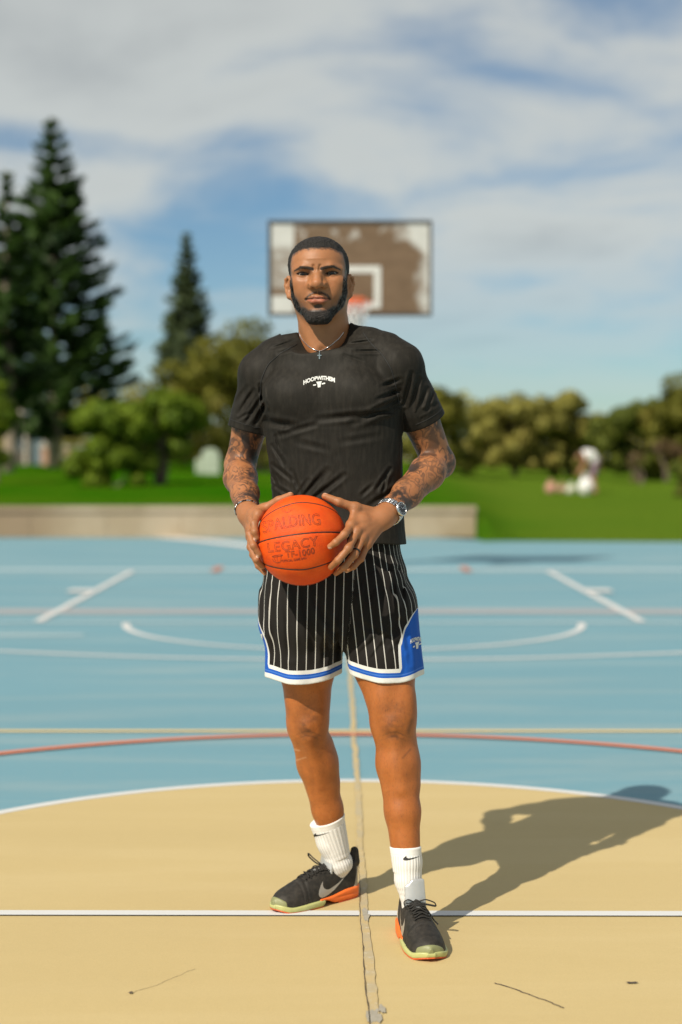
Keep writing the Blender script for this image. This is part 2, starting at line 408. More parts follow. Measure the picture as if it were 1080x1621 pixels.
ys = np.unique(np.r_[-60, -30, -10, np.linspace(0, 20, 6), np.linspace(20.5, 36, 90), np.linspace(36, 90, 40), 130, 200, 320, 500, 900, WALL_Y + .11, WALL_Y + .13])
lawn = grid_mesh('lawn', xs, ys, lawn_z, M_LAWN); tag(lawn, kind='structure')

M_WALL, t = new_mat('limestone_wall'); pos = world_pos(t)
n1 = t.noise(pos, 1.1, 4, .6); n2 = t.noise(pos, 14.0, 5, .65)
c = t.mix(t.ramp(n1, .35, .65), (0.325, 0.262, 0.178), (0.385, 0.318, 0.230))
c = t.mix(t.math('MULTIPLY', t.ramp(n2, .5, .75), .45), c, (0.36, 0.27, 0.17))
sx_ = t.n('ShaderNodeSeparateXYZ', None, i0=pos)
left_brown = t.math('MULTIPLY', t.math('SUBTRACT', 1.0, t.ramp(sx_.outputs[0], -5.3, -4.2)), t.math('ADD', .45, t.math('MULTIPLY', n1, .5)))
c = t.mix(t.math('MULTIPLY', left_brown, .75), c, (0.16, 0.095, 0.048))  # wall turns browner towards its left end
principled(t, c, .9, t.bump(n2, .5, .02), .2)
wall = empty('retaining_wall', (0, WALL_Y, 0), label='low beige limestone retaining wall along the back edge of the blue court', cat='wall')
r_ = np.random.default_rng(4); x = WALL_XR; first = True
while x > -11.0:
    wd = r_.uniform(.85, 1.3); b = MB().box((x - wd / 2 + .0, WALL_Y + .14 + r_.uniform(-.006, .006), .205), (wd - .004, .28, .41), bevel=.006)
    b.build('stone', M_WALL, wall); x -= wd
x = WALL_XR + .015
while x > -11.0:
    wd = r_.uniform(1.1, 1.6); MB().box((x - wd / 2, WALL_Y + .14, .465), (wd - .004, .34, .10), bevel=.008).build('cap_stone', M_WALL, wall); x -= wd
# ------------------------------------------------------------------ basketball hoop behind the player
M_BLACKMETAL = mat_plain('weathered_frame_metal', (0.045, 0.04, 0.035), .6, .3, .5, .4, 18)
M_POST = mat_plain('galvanised_post', (0.33, 0.34, 0.34), .5, .6, .5, .2, 12)
M_RIM = mat_plain('rim_orange', (0.62, 0.12, 0.035), .45, 0, .5, .2, 20)
M_NET = mat_plain('net_white', (0.72, 0.68, 0.66), .8, 0, .3, .1, 30)
BZ0, BZ1 = P(540, 500, BOARD_Y)[2], P(540, 349, BOARD_Y)[2]
BX0, BX1 = P(424.5, 430, BOARD_Y)[0], P(684, 430, BOARD_Y)[0]
bxc, bw, bh, bzc = (BX0 + BX1) / 2, BX1 - BX0, BZ1 - BZ0, (BZ0 + BZ1) / 2
M_BOARD, t = new_mat('weathered_backboard'); pos = world_pos(t)
s3 = t.n('ShaderNodeSeparateXYZ', None, i0=pos)
u = t.math('DIVIDE', t.math('SUBTRACT', s3.outputs[0], bxc), bw / 2); v = t.math('DIVIDE', t.math('SUBTRACT', s3.outputs[2], bzc), bh / 2)
n1 = t.noise(t.mapping(pos, (1, 1, .8), (2, 0, 4.3)), 4.2, 5, .6, .3); n2 = t.noise(t.mapping(pos, (1, 1, 2.5)), 5.0, 4, .65)
brown = t.mix(t.ramp(n2, .3, .7), (0.120, 0.072, 0.038), (0.155, 0.096, 0.054))
# white paint that is left: a strip down the left side, ragged right border, flecks along the top
left = t.math('MULTIPLY', t.math('LESS_THAN', u, -.685), t.math('MULTIPLY', t.math('SUBTRACT', 1.0, t.math('COMPARE', v, -.50, .075)), 1.0))
lw = t.math('SUBTRACT', 1.0, t.math('MULTIPLY', t.ramp(t.math('ABSOLUTE', t.math('ADD', v, .0)), .52, .34), t.ramp(n2, .30, .62)))
left = t.math('MULTIPLY', left, t.math('MAXIMUM', lw, .35))
right = t.ramp(t.math('ADD', t.math('MULTIPLY', n1, .62), t.math('ADD', u, t.math('MULTIPLY', t.ramp(v, .25, .75), .28))), 1.13, 1.34)
right = t.math('MULTIPLY', right, t.math('LESS_THAN', u, .965))
top = t.math('MULTIPLY', t.math('MULTIPLY', t.ramp(v, .52, .66), t.ramp(v, .93, .80)), t.ramp(t.noise(t.mapping(pos, (1, 1, 1), (5.2, 0, 1)), 6.5, 3, .5), .53, .63))
k = t.math('MAXIMUM', t.math('MAXIMUM', left, right), t.math('MULTIPLY', top, .60))
white = t.mix(n2, (0.40, 0.39, 0.36), (0.58, 0.565, 0.53))
principled(t, t.mix(k, brown, white), .6, t.bump(n2, .2, .005), .4)
hoop = empty('basketball_hoop', (BX, BOARD_Y + 1.3, 0), label='weathered brown backboard with worn white border and orange rim behind the player', cat='basketball hoop')
MB().box((bxc, BOARD_Y + .02, bzc), (bw - .05, .036, bh - .05), bevel=.004).build('backboard', M_BOARD, hoop)
fr = MB(); ft = .032
fr.box((bxc, BOARD_Y + .018, BZ1 - ft / 2), (bw, .06, ft)); fr.box((bxc, BOARD_Y + .018, BZ0 + ft / 2), (bw, .06, ft))
fr.box((BX0 + ft / 2, BOARD_Y + .018, bzc), (ft, .058, bh - 2 * ft - .002)); fr.box((BX1 - ft / 2, BOARD_Y + .018, bzc), (ft, .058, bh - 2 * ft - .002))
fr.build('frame', M_BLACKMETAL, hoop)
tx0, tx1 = P(504, 450, BOARD_Y)[0], P(603, 450, BOARD_Y)[0]; tz0, tz1 = P(540, 488, BOARD_Y)[2], P(540, 421, BOARD_Y)[2]
tg_ = MB(); tw = .075
tg_.box(((tx0 + tx1) / 2, BOARD_Y - .001, tz1 - tw / 2), (tx1 - tx0, .006, tw)); tg_.box(((tx0 + tx1) / 2, BOARD_Y - .001, tz0 + tw / 2), (tx1 - tx0, .006, tw))
for x in (tx0 + tw / 2, tx1 - tw / 2): tg_.box((x, BOARD_Y - .001, (tz0 + tz1) / 2), (tw, .006, tz1 - tz0 - 2 * tw - .002))
M_TGT = mat_plain('target_white', (0.55, 0.535, 0.50), .6, var=.2, scale=8)
tg_.build('target_square', M_TGT, hoop)
RZ = P(568, 478, HOOP_Y)[2]; hx = P(556, 478, HOOP_Y)[0]
a = np.linspace(0, 2 * np.pi, 49)
rim = MB(); rim.tube(np.stack([hx + .23 * np.cos(a), HOOP_Y + .23 * np.sin(a), np.full(49, RZ)], 1), .012, 8, False)
rim.build('rim', M_RIM, hoop, True)
br = MB(); br.box((hx, BOARD_Y - .045, RZ - .03), (.16, .09, .12), bevel=.01); br.box((hx, BOARD_Y - .09, RZ - .012), (.12, .12, .02)); 
br.box((hx, BOARD_Y - .008, RZ - .01), (.30, .014, .20), bevel=.004)
br.build('rim_bracket', M_RIM, hoop)
net = MB(); ln = 14; nt = 5
def netp(i, l):
    rad = [.225, .185, .155, .135, .12, .115][l]; an_ = 2 * np.pi * (i + .5 * (l % 2)) / ln
    return (hx + rad * math.cos(an_), HOOP_Y + rad * math.sin(an_), RZ - .012 - l * .078)
for l in range(nt):
    for i in range(ln):
        for d in ((0, 1) if l % 2 else (0, -1)):
            net.tube([netp(i, l), netp(i + d, l + 1)], .007, 4, False)
net.build('net', M_NET, hoop)
post = MB(); post.tube([(BX, BOARD_Y + 1.3, -.05), (BX, BOARD_Y + 1.3, 2.35), (BX, BOARD_Y + 1.22, 2.65), (BX, BOARD_Y + .9, 2.95), (BX, BOARD_Y + .1, BZ0 + .30)], .075, 14)
for sx in (-.45, .45): post.tube([(BX, BOARD_Y + 1.2, 2.7), (BX + sx, BOARD_Y + .07, BZ1 - .25)], .03, 8)
post.box((BX, BOARD_Y + .06, bzc), (1.2, .05, .08)); post.build('post', M_POST, hoop, True)
MB().box((BX, BOARD_Y + 1.3, .012), (.4, .4, .02), bevel=.004).build('base_plate', M_POST, hoop)

# ------------------------------------------------------------------ trees
def leaf_mat(name, dark, lite, yellow=None):
    m, t = new_mat(name); pos = world_pos(t)
    at = t.n('ShaderNodeAttribute', dict(attribute_name='tone')).outputs['Fac']
    c = t.mix(at, dark, lite)
    if yellow: c = t.mix(t.math('MULTIPLY', t.ramp(t.noise(pos, .9, 3), .5, .7), .6), c, yellow)
    p = t.n('ShaderNodeBsdfPrincipled', None, Base_Color=c, Roughness=.6); p.inputs['Specular IOR Level'].default_value = .25
    tr = t.n('ShaderNodeBsdfTranslucent', None, Color=t.mix(.4, c, lite))
    mx = t.n('ShaderNodeMixShader', None, i0=.32, i1=p.outputs[0], i2=tr.outputs[0])
    t.n('ShaderNodeOutputMaterial', None, Surface=mx); return m
M_BARK = mat_plain('bark_grey_brown', (0.13, 0.095, 0.07), .9, var=.4, scale=6, bump=.6)
M_BARKP = mat_plain('bark_pale', (0.30, 0.235, 0.18), .9, var=.3, scale=5, bump=.5)
def leaf_quads(c, d, ln, wd, r, nrm=None):
    """small leaf-spray quads at centres c along directions d"""
    n = len(c); d = d / (np.linalg.norm(d, axis=1, keepdims=True) + 1e-9)
    o = r.normal(size=(n, 3)); o -= d * (o * d).sum(1, keepdims=True); o /= np.linalg.norm(o, axis=1, keepdims=True) + 1e-9
    ln = np.broadcast_to(ln, (n,))[:, None]; wd = np.broadcast_to(wd, (n,))[:, None]
    v = np.stack([c - d * ln / 2, c + o * wd / 2 - d * ln * .05, c + d * ln / 2, c - o * wd / 2 - d * ln * .05], 1).reshape(-1, 3)
    if nrm is not None:      # every spray shows its upper side outwards
        q4 = v.reshape(n, 4, 3); g = np.cross(q4[:, 1] - q4[:, 0], q4[:, 3] - q4[:, 0]); fl = (g * nrm).sum(1) < 0
        q4[fl] = q4[fl][:, ::-1]; v = q4.reshape(-1, 3)
    return v, np.arange(4 * n).reshape(n, 4)
def build_leaves(name, c, d, ln, wd, mat, parent, r, tone, nrm=None):
    v, q = leaf_quads(c, d, ln, wd, r, nrm)
    o = mesh_np(name, v, q, mat, parent, nrm is not None, {'tone': np.repeat(tone, 4)})
    if nrm is not None:
        nn = nrm + r.normal(size=nrm.shape) * .30; nn /= np.linalg.norm(nn, axis=1, keepdims=True)
        o.data.normals_split_custom_set_from_vertices(np.repeat(nn, 4, 0).tolist())
    return o
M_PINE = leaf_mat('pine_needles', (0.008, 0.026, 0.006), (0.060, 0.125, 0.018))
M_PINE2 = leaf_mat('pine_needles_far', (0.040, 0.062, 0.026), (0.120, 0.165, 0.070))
def pine(x, y, top, half, seed, label, mat, base_clear=.06, sparse=1.0, up=.22, first=1.0):
    r = np.random.default_rng(seed); z0 = float(lawn_z(x, y)) - .05; H = top - z0
    root = empty('pine_tree', (x, y, z0), label=label, cat='tree', group='Norfolk pines beyond the lawn')
    tr = MB(); zz = np.linspace(0, 1, 14); tr.tube(np.stack([x + .05 * np.sin(zz * 7), np.full(14, y), z0 + H * zz], 1), .22 * (1 - zz) ** .8 * H / 12 + .02, 8)
    tr.build('trunk', M_BARKP, root, True)
    C, D, L, T = [], [], [], []; limbs = MB()
    nw = int(H / .43)
    for k in range(nw):
        f = base_clear + (1 - base_clear) * (k + .5) / nw; z = z0 + H * f
        prof = min(1.0, (1 - f) * 1.25 + .03) ** .85 * (1 if f > .2 else .75 + f * 1.25)
        nb = 7 if f < .8 else 5; a0 = r.uniform(0, 6.3)
        for b in range(nb):
            if r.random() > sparse: continue
            az = a0 + 2 * np.pi * b / nb + r.normal() * .15; Lb = half * prof * r.uniform(.72, 1.12)
            if Lb < .12: continue
            n = max(8, int(Lb * 58)); s = np.sort(r.uniform(.12 if f > .75 else .25, 1, n)); 
            rise = up * (s ** 1.6) + .05 * s
            dirx, diry = math.cos(az), math.sin(az)
            side = r.normal(size=n) * .16 * (1.15 - .6 * s) * min(1, Lb * .8)
            px = x + dirx * s * Lb - diry * side; py = y + diry * s * Lb + dirx * side
            pz = z + Lb * rise - np.abs(side) * .25 + r.normal(size=n) * .05 + (1 - s) * 0
            C.append(np.stack([px, py, pz], 1))
            sd = np.sign(r.normal(size=n))
            D.append(np.stack([dirx * .8 - diry * .6 * sd, diry * .8 + dirx * .6 * sd, np.full(n, .45) + r.normal(size=n) * .25], 1))
            L.append(r.uniform(.30, .52, n) * (0.7 + .3 * min(1, Lb))); T.append(np.clip(r.normal(.45, .25) + .25 * (s - .5) + r.normal(size=n) * .12, 0, 1))
            ss = np.linspace(0, .9, 5); limbs.tube(np.stack([x + dirx * ss * Lb, y + diry * ss * Lb, z + Lb * (up * ss ** 1.6 + .05 * ss)], 1), np.linspace(.045, .012, 5), 4, False)
    limbs.build('branch', M_BARK, root, True)['kind'] = 'stuff'
    n = 26; C.append(np.stack([x + r.normal(size=n) * .05, y + r.normal(size=n) * .05, z0 + H * (1 - .06 * r.random(n))], 1)); D.append(np.tile([0, 0, 1.], (n, 1)) + r.normal(size=(n, 3)) * .5); L.append(np.full(n, .3)); T.append(np.full(n, .5))
    C, D, L, T = map(np.concatenate, (C, D, L, T))
    N_ = np.stack([C[:, 0] - x, C[:, 1] - y, np.full(len(C), .9)], 1); N_ /= np.linalg.norm(N_, axis=1, keepdims=True)
    build_leaves('crown', C, D, L, L * .42, mat, root, r, T, N_)
    return root
p_ = P(86, 735, 52.0); pine(p_[0], 52.0, P(86, 190, 52.0)[2], 3.0, 21, 'tallest Norfolk pine with dense dark layered branches behind the lawn', M_PINE, .08, .97, .20)
p_ = P(14, 735, 46.0); pine(p_[0], 46.0, P(16, 272, 46.0)[2], 1.75, 5, 'sparser Norfolk pine with gaps between its branches, in front of the tallest one', M_PINE, .25, .70, .10)
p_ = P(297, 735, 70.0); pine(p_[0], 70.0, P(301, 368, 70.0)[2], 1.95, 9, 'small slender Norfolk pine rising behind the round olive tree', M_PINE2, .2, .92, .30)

def leafy(name, x, y, lumps, label, cat, mat, seed, n=9000, leaf=.13, group=None, trunk=None, bark=None, skirt=False):
    """a crown of uneven leafy lumps: lumps are (dx, dy, z, rx, rz) in metres over the base"""
    r = np.random.default_rng(seed); z0 = float(lawn_z(x, y)) - .03
    root = empty(name, (x, y, z0), label=label, cat=cat, group=group)
    sub = []; rmax = max(l[3] for l in lumps)
    if skirt: lumps = list(lumps) + [(0, 0, .55, rmax * 1.05, .60), (rmax * .7, .1, .45, rmax * .7, .5), (-rmax * .7, .1, .45, rmax * .7, .5)]; n = int(n * 1.8)
    for (dx, dy, z, rx, rz) in lumps:
        k = max(6, int(14 * rx * rz))
        for _ in range(k):
            d = r.normal(size=3); d /= np.linalg.norm(d); d[2] = abs(d[2]) * 1.0 if r.random() < .7 else d[2]
            q = r.uniform(.55, .98); sub.append((x + dx + d[0] * rx * q, y + dy + d[1] * rx * q, max(z0 + z + d[2] * rz * q, z0 + .12), r.uniform(.20, .42) * min(rx, rz) + .10, r.uniform(0, 1)))
    sub = np.array(sub); wgt = sub[:, 3] ** 2; wgt /= wgt.sum()
    i = r.choice(len(sub), n, p=wgt); d = r.normal(size=(n, 3)); d /= np.linalg.norm(d, axis=1, keepdims=True)
    rad = sub[i, 3] * (1 - .55 * r.random(n) ** 2.2)
    c = sub[i, :3] + d * rad[:, None] * np.array((1, 1, .85)); c[:, 2] = np.maximum(c[:, 2], z0 + .03)
    dirs = d * .6 + r.normal(size=(n, 3)) * .6 + np.array((0, 0, .35))
    L = r.uniform(.7, 1.35, n) * leaf
    build_leaves('crown' if trunk else 'foliage', c, dirs, L, L * .55, mat, root, r, np.clip(.36 + .6 * sub[i, 4] + r.normal(size=n) * .16, 0, 1), d)
    tb = MB(); stems = trunk if trunk else [(0, 0, .05, 2)]
    for (dx, dy, rad, k) in stems:
        for j in range(k):
            lp = lumps[r.integers(len(lumps))]; e = np.array((x + lp[0] * .8 + r.normal() * .1, y + lp[1] * .8, z0 + lp[2] + .2 * lp[4])); s = np.array((x + dx, y + dy, z0 - .05))
            tt = np.linspace(0, 1, 7)[:, None]; m_ = s * (1 - tt) + e * tt; m_[:, 0] += .12 * np.sin(tt[:, 0] * 4 + j); tb.tube(m_, np.linspace(rad, rad * .3, 7), 7)
    tb.build('trunk' if trunk else 'stem', bark or M_BARK, root, True)
    return root
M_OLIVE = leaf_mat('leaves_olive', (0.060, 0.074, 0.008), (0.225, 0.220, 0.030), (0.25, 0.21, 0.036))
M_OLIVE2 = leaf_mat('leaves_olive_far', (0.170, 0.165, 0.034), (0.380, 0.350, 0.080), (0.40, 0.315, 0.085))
M_BRIGHT = leaf_mat('leaves_bright', (0.050, 0.110, 0.005), (0.205, 0.290, 0.020))
M_MID = leaf_mat('leaves_mid', (0.055, 0.085, 0.010), (0.190, 0.220, 0.034))
M_DRY = leaf_mat('leaves_dry', (0.15, 0.095, 0.05), (0.25, 0.165, 0.09))
def at(px, Y): return (px - 540.0) / F_PX * Y
TG = 'rounded trees beyond the lawn'
Y = 48.0; k = Y / F_PX
leafy('round_tree', at(400, Y), Y, [(0, 0, 2.6, 1.9, 1.75), (-1.3, 0, 2.0, 1.3, 1.3), (1.2, .3, 2.3, 1.5, 1.5), (-.4, -.3, 3.1, 1.2, 1.0), (-1.9, -.2, 1.2, .9, .8), (2.3, 0, 1.6, 1.2, 1.2), (-1.9, .2, 2.2, .8, .7), (2.9, .2, 2.0, 1.0, 1.0), (-2.2, 0, .6, .8, .7), (-2.3, .3, 2.5, .9, .85), (-1.2, .2, 3.0, 1.0, .8)], 'big round olive green tree directly behind the player', 'tree', M_OLIVE, 31, 16000, .17, TG, [(0, 0, .13, 3), (.5, 0, .10, 2)], skirt=True)
Y = 50.0
leafy('round_tree', at(690, Y), Y, [(0, 0, 1.45, 1.05, 1.3), (.35, 0, 1.9, .7, .8), (-.6, 0, 1.8, .9, 1.0)], 'dark olive tree showing just past the elbow of the player', 'tree', M_OLIVE, 32, 7000, .16, TG, [(0, 0, .09, 3)], skirt=True)
Y = 58.0
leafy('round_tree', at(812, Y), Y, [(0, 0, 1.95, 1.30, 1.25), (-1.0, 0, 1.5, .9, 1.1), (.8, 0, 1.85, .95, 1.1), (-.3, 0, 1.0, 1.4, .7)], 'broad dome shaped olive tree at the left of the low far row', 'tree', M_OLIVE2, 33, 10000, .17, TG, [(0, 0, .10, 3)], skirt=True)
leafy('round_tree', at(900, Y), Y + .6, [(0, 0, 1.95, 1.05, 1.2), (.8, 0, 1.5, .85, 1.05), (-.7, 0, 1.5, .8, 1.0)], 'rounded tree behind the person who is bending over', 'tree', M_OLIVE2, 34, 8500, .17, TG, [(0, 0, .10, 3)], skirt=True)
Y = 52.0
leafy('round_tree', at(1000, Y), Y, [(0, 0, 1.5, 1.0, 1.2), (.8, 0, 1.85, .95, 1.2), (-.8, 0, 1.25, .8, .95)], 'bushy green tree between the dome shaped row and the taller tree', 'tree', M_MID, 35, 8000, .16, TG, [(0, 0, .10, 3)], skirt=True)
leafy('round_tree', at(1090, Y), Y - .8, [(0, 0, 2.0, 1.25, 1.45), (-.9, 0, 1.8, .9, 1.15), (.9, 0, 2.2, 1.2, 1.5)], 'tall green tree cut off by the edge of the photo above the tan dry shrub', 'tree', M_OLIVE, 36, 10000, .16, TG, [(0, 0, .12, 3)], skirt=True)
Y = 50.6
leafy('dry_shrub', at(1052, Y), Y, [(0, 0, 1.15, .34, .22), (.35, .1, 1.0, .3, .26)], 'tan dry shrub among the green trees', 'shrub', M_DRY, 37, 420, .12, None)
leafy('dry_shrub', at(1010, 47.0), 47.0, [(0, 0, .55, .22, .45)], 'thin pale dry shrub in front of the bushy green tree', 'shrub', M_DRY, 47, 120, .12, None)
Y = 38.0
leafy('low_shrub', at(1078, Y), Y, [(0, 0, .40, .42, .42), (.4, 0, .35, .4, .4)], 'low dark green shrub at the lawn border under the tall green tree', 'shrub', M_MID, 38, 2600, .10, None)
Y = 36.0
leafy('bush', at(176, Y), Y, [(0, 0, 1.15, .78, .85), (-.40, 0, 1.35, .45, .6), (.36, 0, 1.3, .55, .7), (0, 0, .60, .66, .6)], 'bright green upright bush on the lawn with foliage down to the grass', 'bush', M_BRIGHT, 39, 9000, .11, 'bushes on the lawn', skirt=True)
Y = 37.0
leafy('small_tree', at(252, Y), Y, [(0, 0, 1.35, .85, .85), (-.5, 0, 1.2, .6, .7), (.5, 0, 1.5, .65, .8), (.1, 0, 1.9, .55, .5)], 'small bright green tree with a bare short trunk on the lawn', 'tree', M_BRIGHT, 40, 9000, .12, 'bushes on the lawn', [(-.05, 0, .09, 4)])
Y = 38.0
leafy('bush', at(-12, Y), Y, [(0, 0, 1.7, .45, .9), (0, 0, .9, .48, .9), (.1, 0, 2.2, .3, .5)], 'bright green bush cut off by the edge of the photo beside the house', 'bush', M_BRIGHT, 41, 7000, .12, 'bushes on the lawn')
Y = 62.0
leafy('hedge_bush', at(235, Y), Y, [(0, 0, 1.6, 1.5, 1.6), (-1.3, 0, 1.4, 1.0, 1.4), (1.4, 0, 1.8, 1.2, 1.6)], 'dull green thicket filling the gap between the tall pine and the olive tree', 'bush', M_OLIVE2, 42, 8000, .17, None)
# far wood closing the horizon behind everything
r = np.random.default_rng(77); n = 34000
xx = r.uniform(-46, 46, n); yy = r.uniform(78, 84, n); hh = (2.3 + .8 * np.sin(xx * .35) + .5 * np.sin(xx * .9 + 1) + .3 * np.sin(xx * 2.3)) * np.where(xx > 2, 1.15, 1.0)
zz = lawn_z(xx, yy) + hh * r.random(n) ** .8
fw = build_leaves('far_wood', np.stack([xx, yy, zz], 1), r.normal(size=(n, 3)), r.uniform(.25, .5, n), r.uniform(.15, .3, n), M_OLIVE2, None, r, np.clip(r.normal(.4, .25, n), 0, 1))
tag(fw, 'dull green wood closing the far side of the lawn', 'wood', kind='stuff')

# ------------------------------------------------------------------ house, cabinet and people far behind
M_ROOF = mat_plain('roof_pale', (0.46, 0.40, 0.34), .8, var=.2, scale=3)
M_HWALL = mat_plain('house_wall', (0.10, 0.085, 0.07), .8, var=.2, scale=3)
M_PINK = mat_plain('pinkish_brick', (0.42, 0.25, 0.17), .85, var=.2, scale=4)
M_GLASSD = mat_plain('window_dark', (0.03, 0.05, 0.07), .15, var=.2)
M_CREAM = mat_plain('cream_paint', (0.55, 0.49, 0.42), .7, var=.1, scale=6)
Y = 60.0; hz = float(lawn_z(at(40, Y), Y)); 
house = empty('house', (at(40, Y), Y, hz), label='small dark house with a pale roof and posts under the tall pine', cat='house')
hw0, hw1 = at(12, Y), at(72, Y); hc = (hw0 + hw1) / 2
MB().box((hc, Y + 1.6, hz + .75), (hw1 - hw0, 2.6, 1.5)).build('wall', M_HWALL, house)
rf = MB(); e = .25; x0, x1 = hw0 - e, hw1 + e; y0, y1 = Y - .2, Y + 3.1; za, zb = hz + 1.45, hz + 2.0
rv = [(x0, y0, za), (x1, y0, za), (x1, y1, za), (x0, y1, za), (x0 + .5, (y0 + y1) / 2, zb), (x1 - .5, (y0 + y1) / 2, zb)]
rf.add(rv, [(0, 1, 5, 4), (2, 3, 4, 5), (3, 2, 1, 0)], [(1, 2, 5), (3, 0, 4)]); roof = rf.build('roof', M_ROOF, house)
MB().box((x0 + .45, (y0 + y1) / 2, zb + .12), (.35, .35, .5)).build('chimney', M_ROOF, roof)
for i, f in enumerate((.03, .48, .97)): MB().box((hw0 + (hw1 - hw0) * f, Y + .05, hz + .72), (.09, .09, 1.44)).build('post', M_CREAM, house)
wi = MB().box((hw0 + .55, Y + .29, hz + .85), (.5, .04, .7)).build('window', M_CREAM, house); MB().box((hw0 + .55, Y + .26, hz + .85), (.42, .03, .62)).build('pane', M_GLASSD, wi)
dr_ = MB().box((hw0 + 1.15, Y + .28, hz + .62), (.42, .05, 1.22)).build('door', mat_plain('door_blue_grey', (.12, .17, .20), .6), house)
Y = 57.0; hz = float(lawn_z(at(117, Y), Y))
for i, (px, wd, ht, lb) in enumerate(((73, .28, .72, 'pinkish stone pillar beside the house'), (117, .52, .66, 'wider pinkish stone plinth under the tall pine'))):
    pr = empty('stone_pillar', (at(px, Y), Y, hz), label=lb, cat='pillar', group='pinkish stone pillars by the house')
    MB().box((at(px, Y), Y, hz + ht / 2 - .04), (wd, .4, ht), bevel=.03).build('shaft', M_PINK, pr)
    MB().box((at(px, Y), Y, hz + ht - .01), (wd + .1, .5, .08), bevel=.02).build('cap', M_CREAM, pr)
Y = 45.2; cz = float(lawn_z(at(335, Y), Y)); cxp = at(334, Y)
M_PALE = mat_plain('pale_green_white', (0.36, 0.42, 0.33), .6, var=.1, scale=5)
cab = empty('utility_cabinet', (cxp, Y, cz), label='pale round topped utility cabinet under the olive tree', cat='cabinet')
a = np.linspace(0, np.pi, 13); prof = [(.26, 0)] + [(.26 * math.cos(b), .52 + .24 * math.sin(b)) for b in a] + [(-.26, 0)]
n = len(prof); pv = [(cxp + x, Y - .2, cz + z) for x, z in prof] + [(cxp + x, Y + .2, cz + z) for x, z in prof]
mb = MB(); mb.add(pv, [(i, (i + 1) % n, n + (i + 1) % n, n + i) for i in range(n)], [(0, i + 1, i) for i in range(1, n - 1)] + [(n, n + i, n + i + 1) for i in range(1, n - 1)]); mb.build('shell', M_PALE, cab)
MB().box((cxp - .05, Y - .205, cz + .45), (.34, .02, .5), bevel=.008).build('door', M_PALE, cab)
MB().box((cxp - .36, Y + .1, cz + .22), (.17, .3, .44), bevel=.03).build('side_box', M_PALE, cab)
# ------------------------------------------------------------------ implicit surfaces -> meshes
f32 = np.float32
def A(*v): return np.array(v, f32)
def smin(a, b, k):
    h = np.maximum(k - np.abs(a - b), 0) / k
    return np.minimum(a, b) - h * h * k * .25
def smax(a, b, k): return -smin(-a, -b, k)
def sstep(x, a, b):
    t = np.clip((x - a) / (b - a), 0, 1); return t * t * (3 - 2 * t)
def cone(p, a, b, r1, r2):
    a = np.asarray(a, f32); ba = np.asarray(b, f32) - a
    q = p - a; t = np.clip(q @ ba / (ba @ ba), 0, 1)
    return np.sqrt(((q - t[:, None] * ba) ** 2).sum(1)) - (r1 + (r2 - r1) * t)
def chain(p, pts, rs, k=.01):
    d = cone(p, pts[0], pts[1], rs[0], rs[1])
    for i in range(1, len(pts) - 1): d = smin(d, cone(p, pts[i], pts[i + 1], rs[i], rs[i + 1]), k)
    return d
def chain_t(p, pts):
    """fraction along a polyline and distance to it"""
    best = np.full(len(p), 1e9, f32); tt = np.zeros(len(p), f32); pts = np.asarray(pts, f32)
    L = np.r_[0, np.cumsum(np.linalg.norm(np.diff(pts, axis=0), axis=1))]
    for i in range(len(pts) - 1):
        ba = pts[i + 1] - pts[i]; q = p - pts[i]; t = np.clip(q @ ba / (ba @ ba), 0, 1)
        d = np.sqrt(((q - t[:, None] * ba) ** 2).sum(1)); m = d < best
        best[m] = d[m]; tt[m] = (L[i] + t[m] * (L[i + 1] - L[i])) / L[-1]
    return tt, best
def ell(p, c, r, R=None):
    q = p - np.asarray(c, f32)
    if R is not None: q = q @ np.asarray(R, f32)
    r = np.asarray(r, f32); k0 = np.sqrt(((q / r) ** 2).sum(1)); k1 = np.sqrt(((q / (r * r)) ** 2).sum(1)) + 1e-9
    return k0 * (k0 - 1) / k1
def rotm(ax, deg): return np.array(Matrix.Rotation(math.radians(deg), 3, ax), f32)
def vnoise(p, s, seed=0):
    """cheap smooth value noise in -1..1"""
    q = p * s; i = np.floor(q).astype(np.int64); f = (q - i).astype(f32); f = f * f * (3 - 2 * f); out = 0
    def h(x, y, z):
        n = (x * 374761393 + y * 668265263 + z * 2147483647 + seed * 1442695) & 0xffffffff
        n = ((n ^ (n >> 13)) * 1274126177) & 0xffffffff
        return ((n ^ (n >> 16)) & 0xffff).astype(f32) / 32767.5 - 1
    for dx in (0, 1):
        for dy in (0, 1):
            for dz in (0, 1):
                w_ = (f[:, 0] if dx else 1 - f[:, 0]) * (f[:, 1] if dy else 1 - f[:, 1]) * (f[:, 2] if dz else 1 - f[:, 2])
                out = out + w_ * h(i[:, 0] + dx, i[:, 1] + dy, i[:, 2] + dz)
    return out
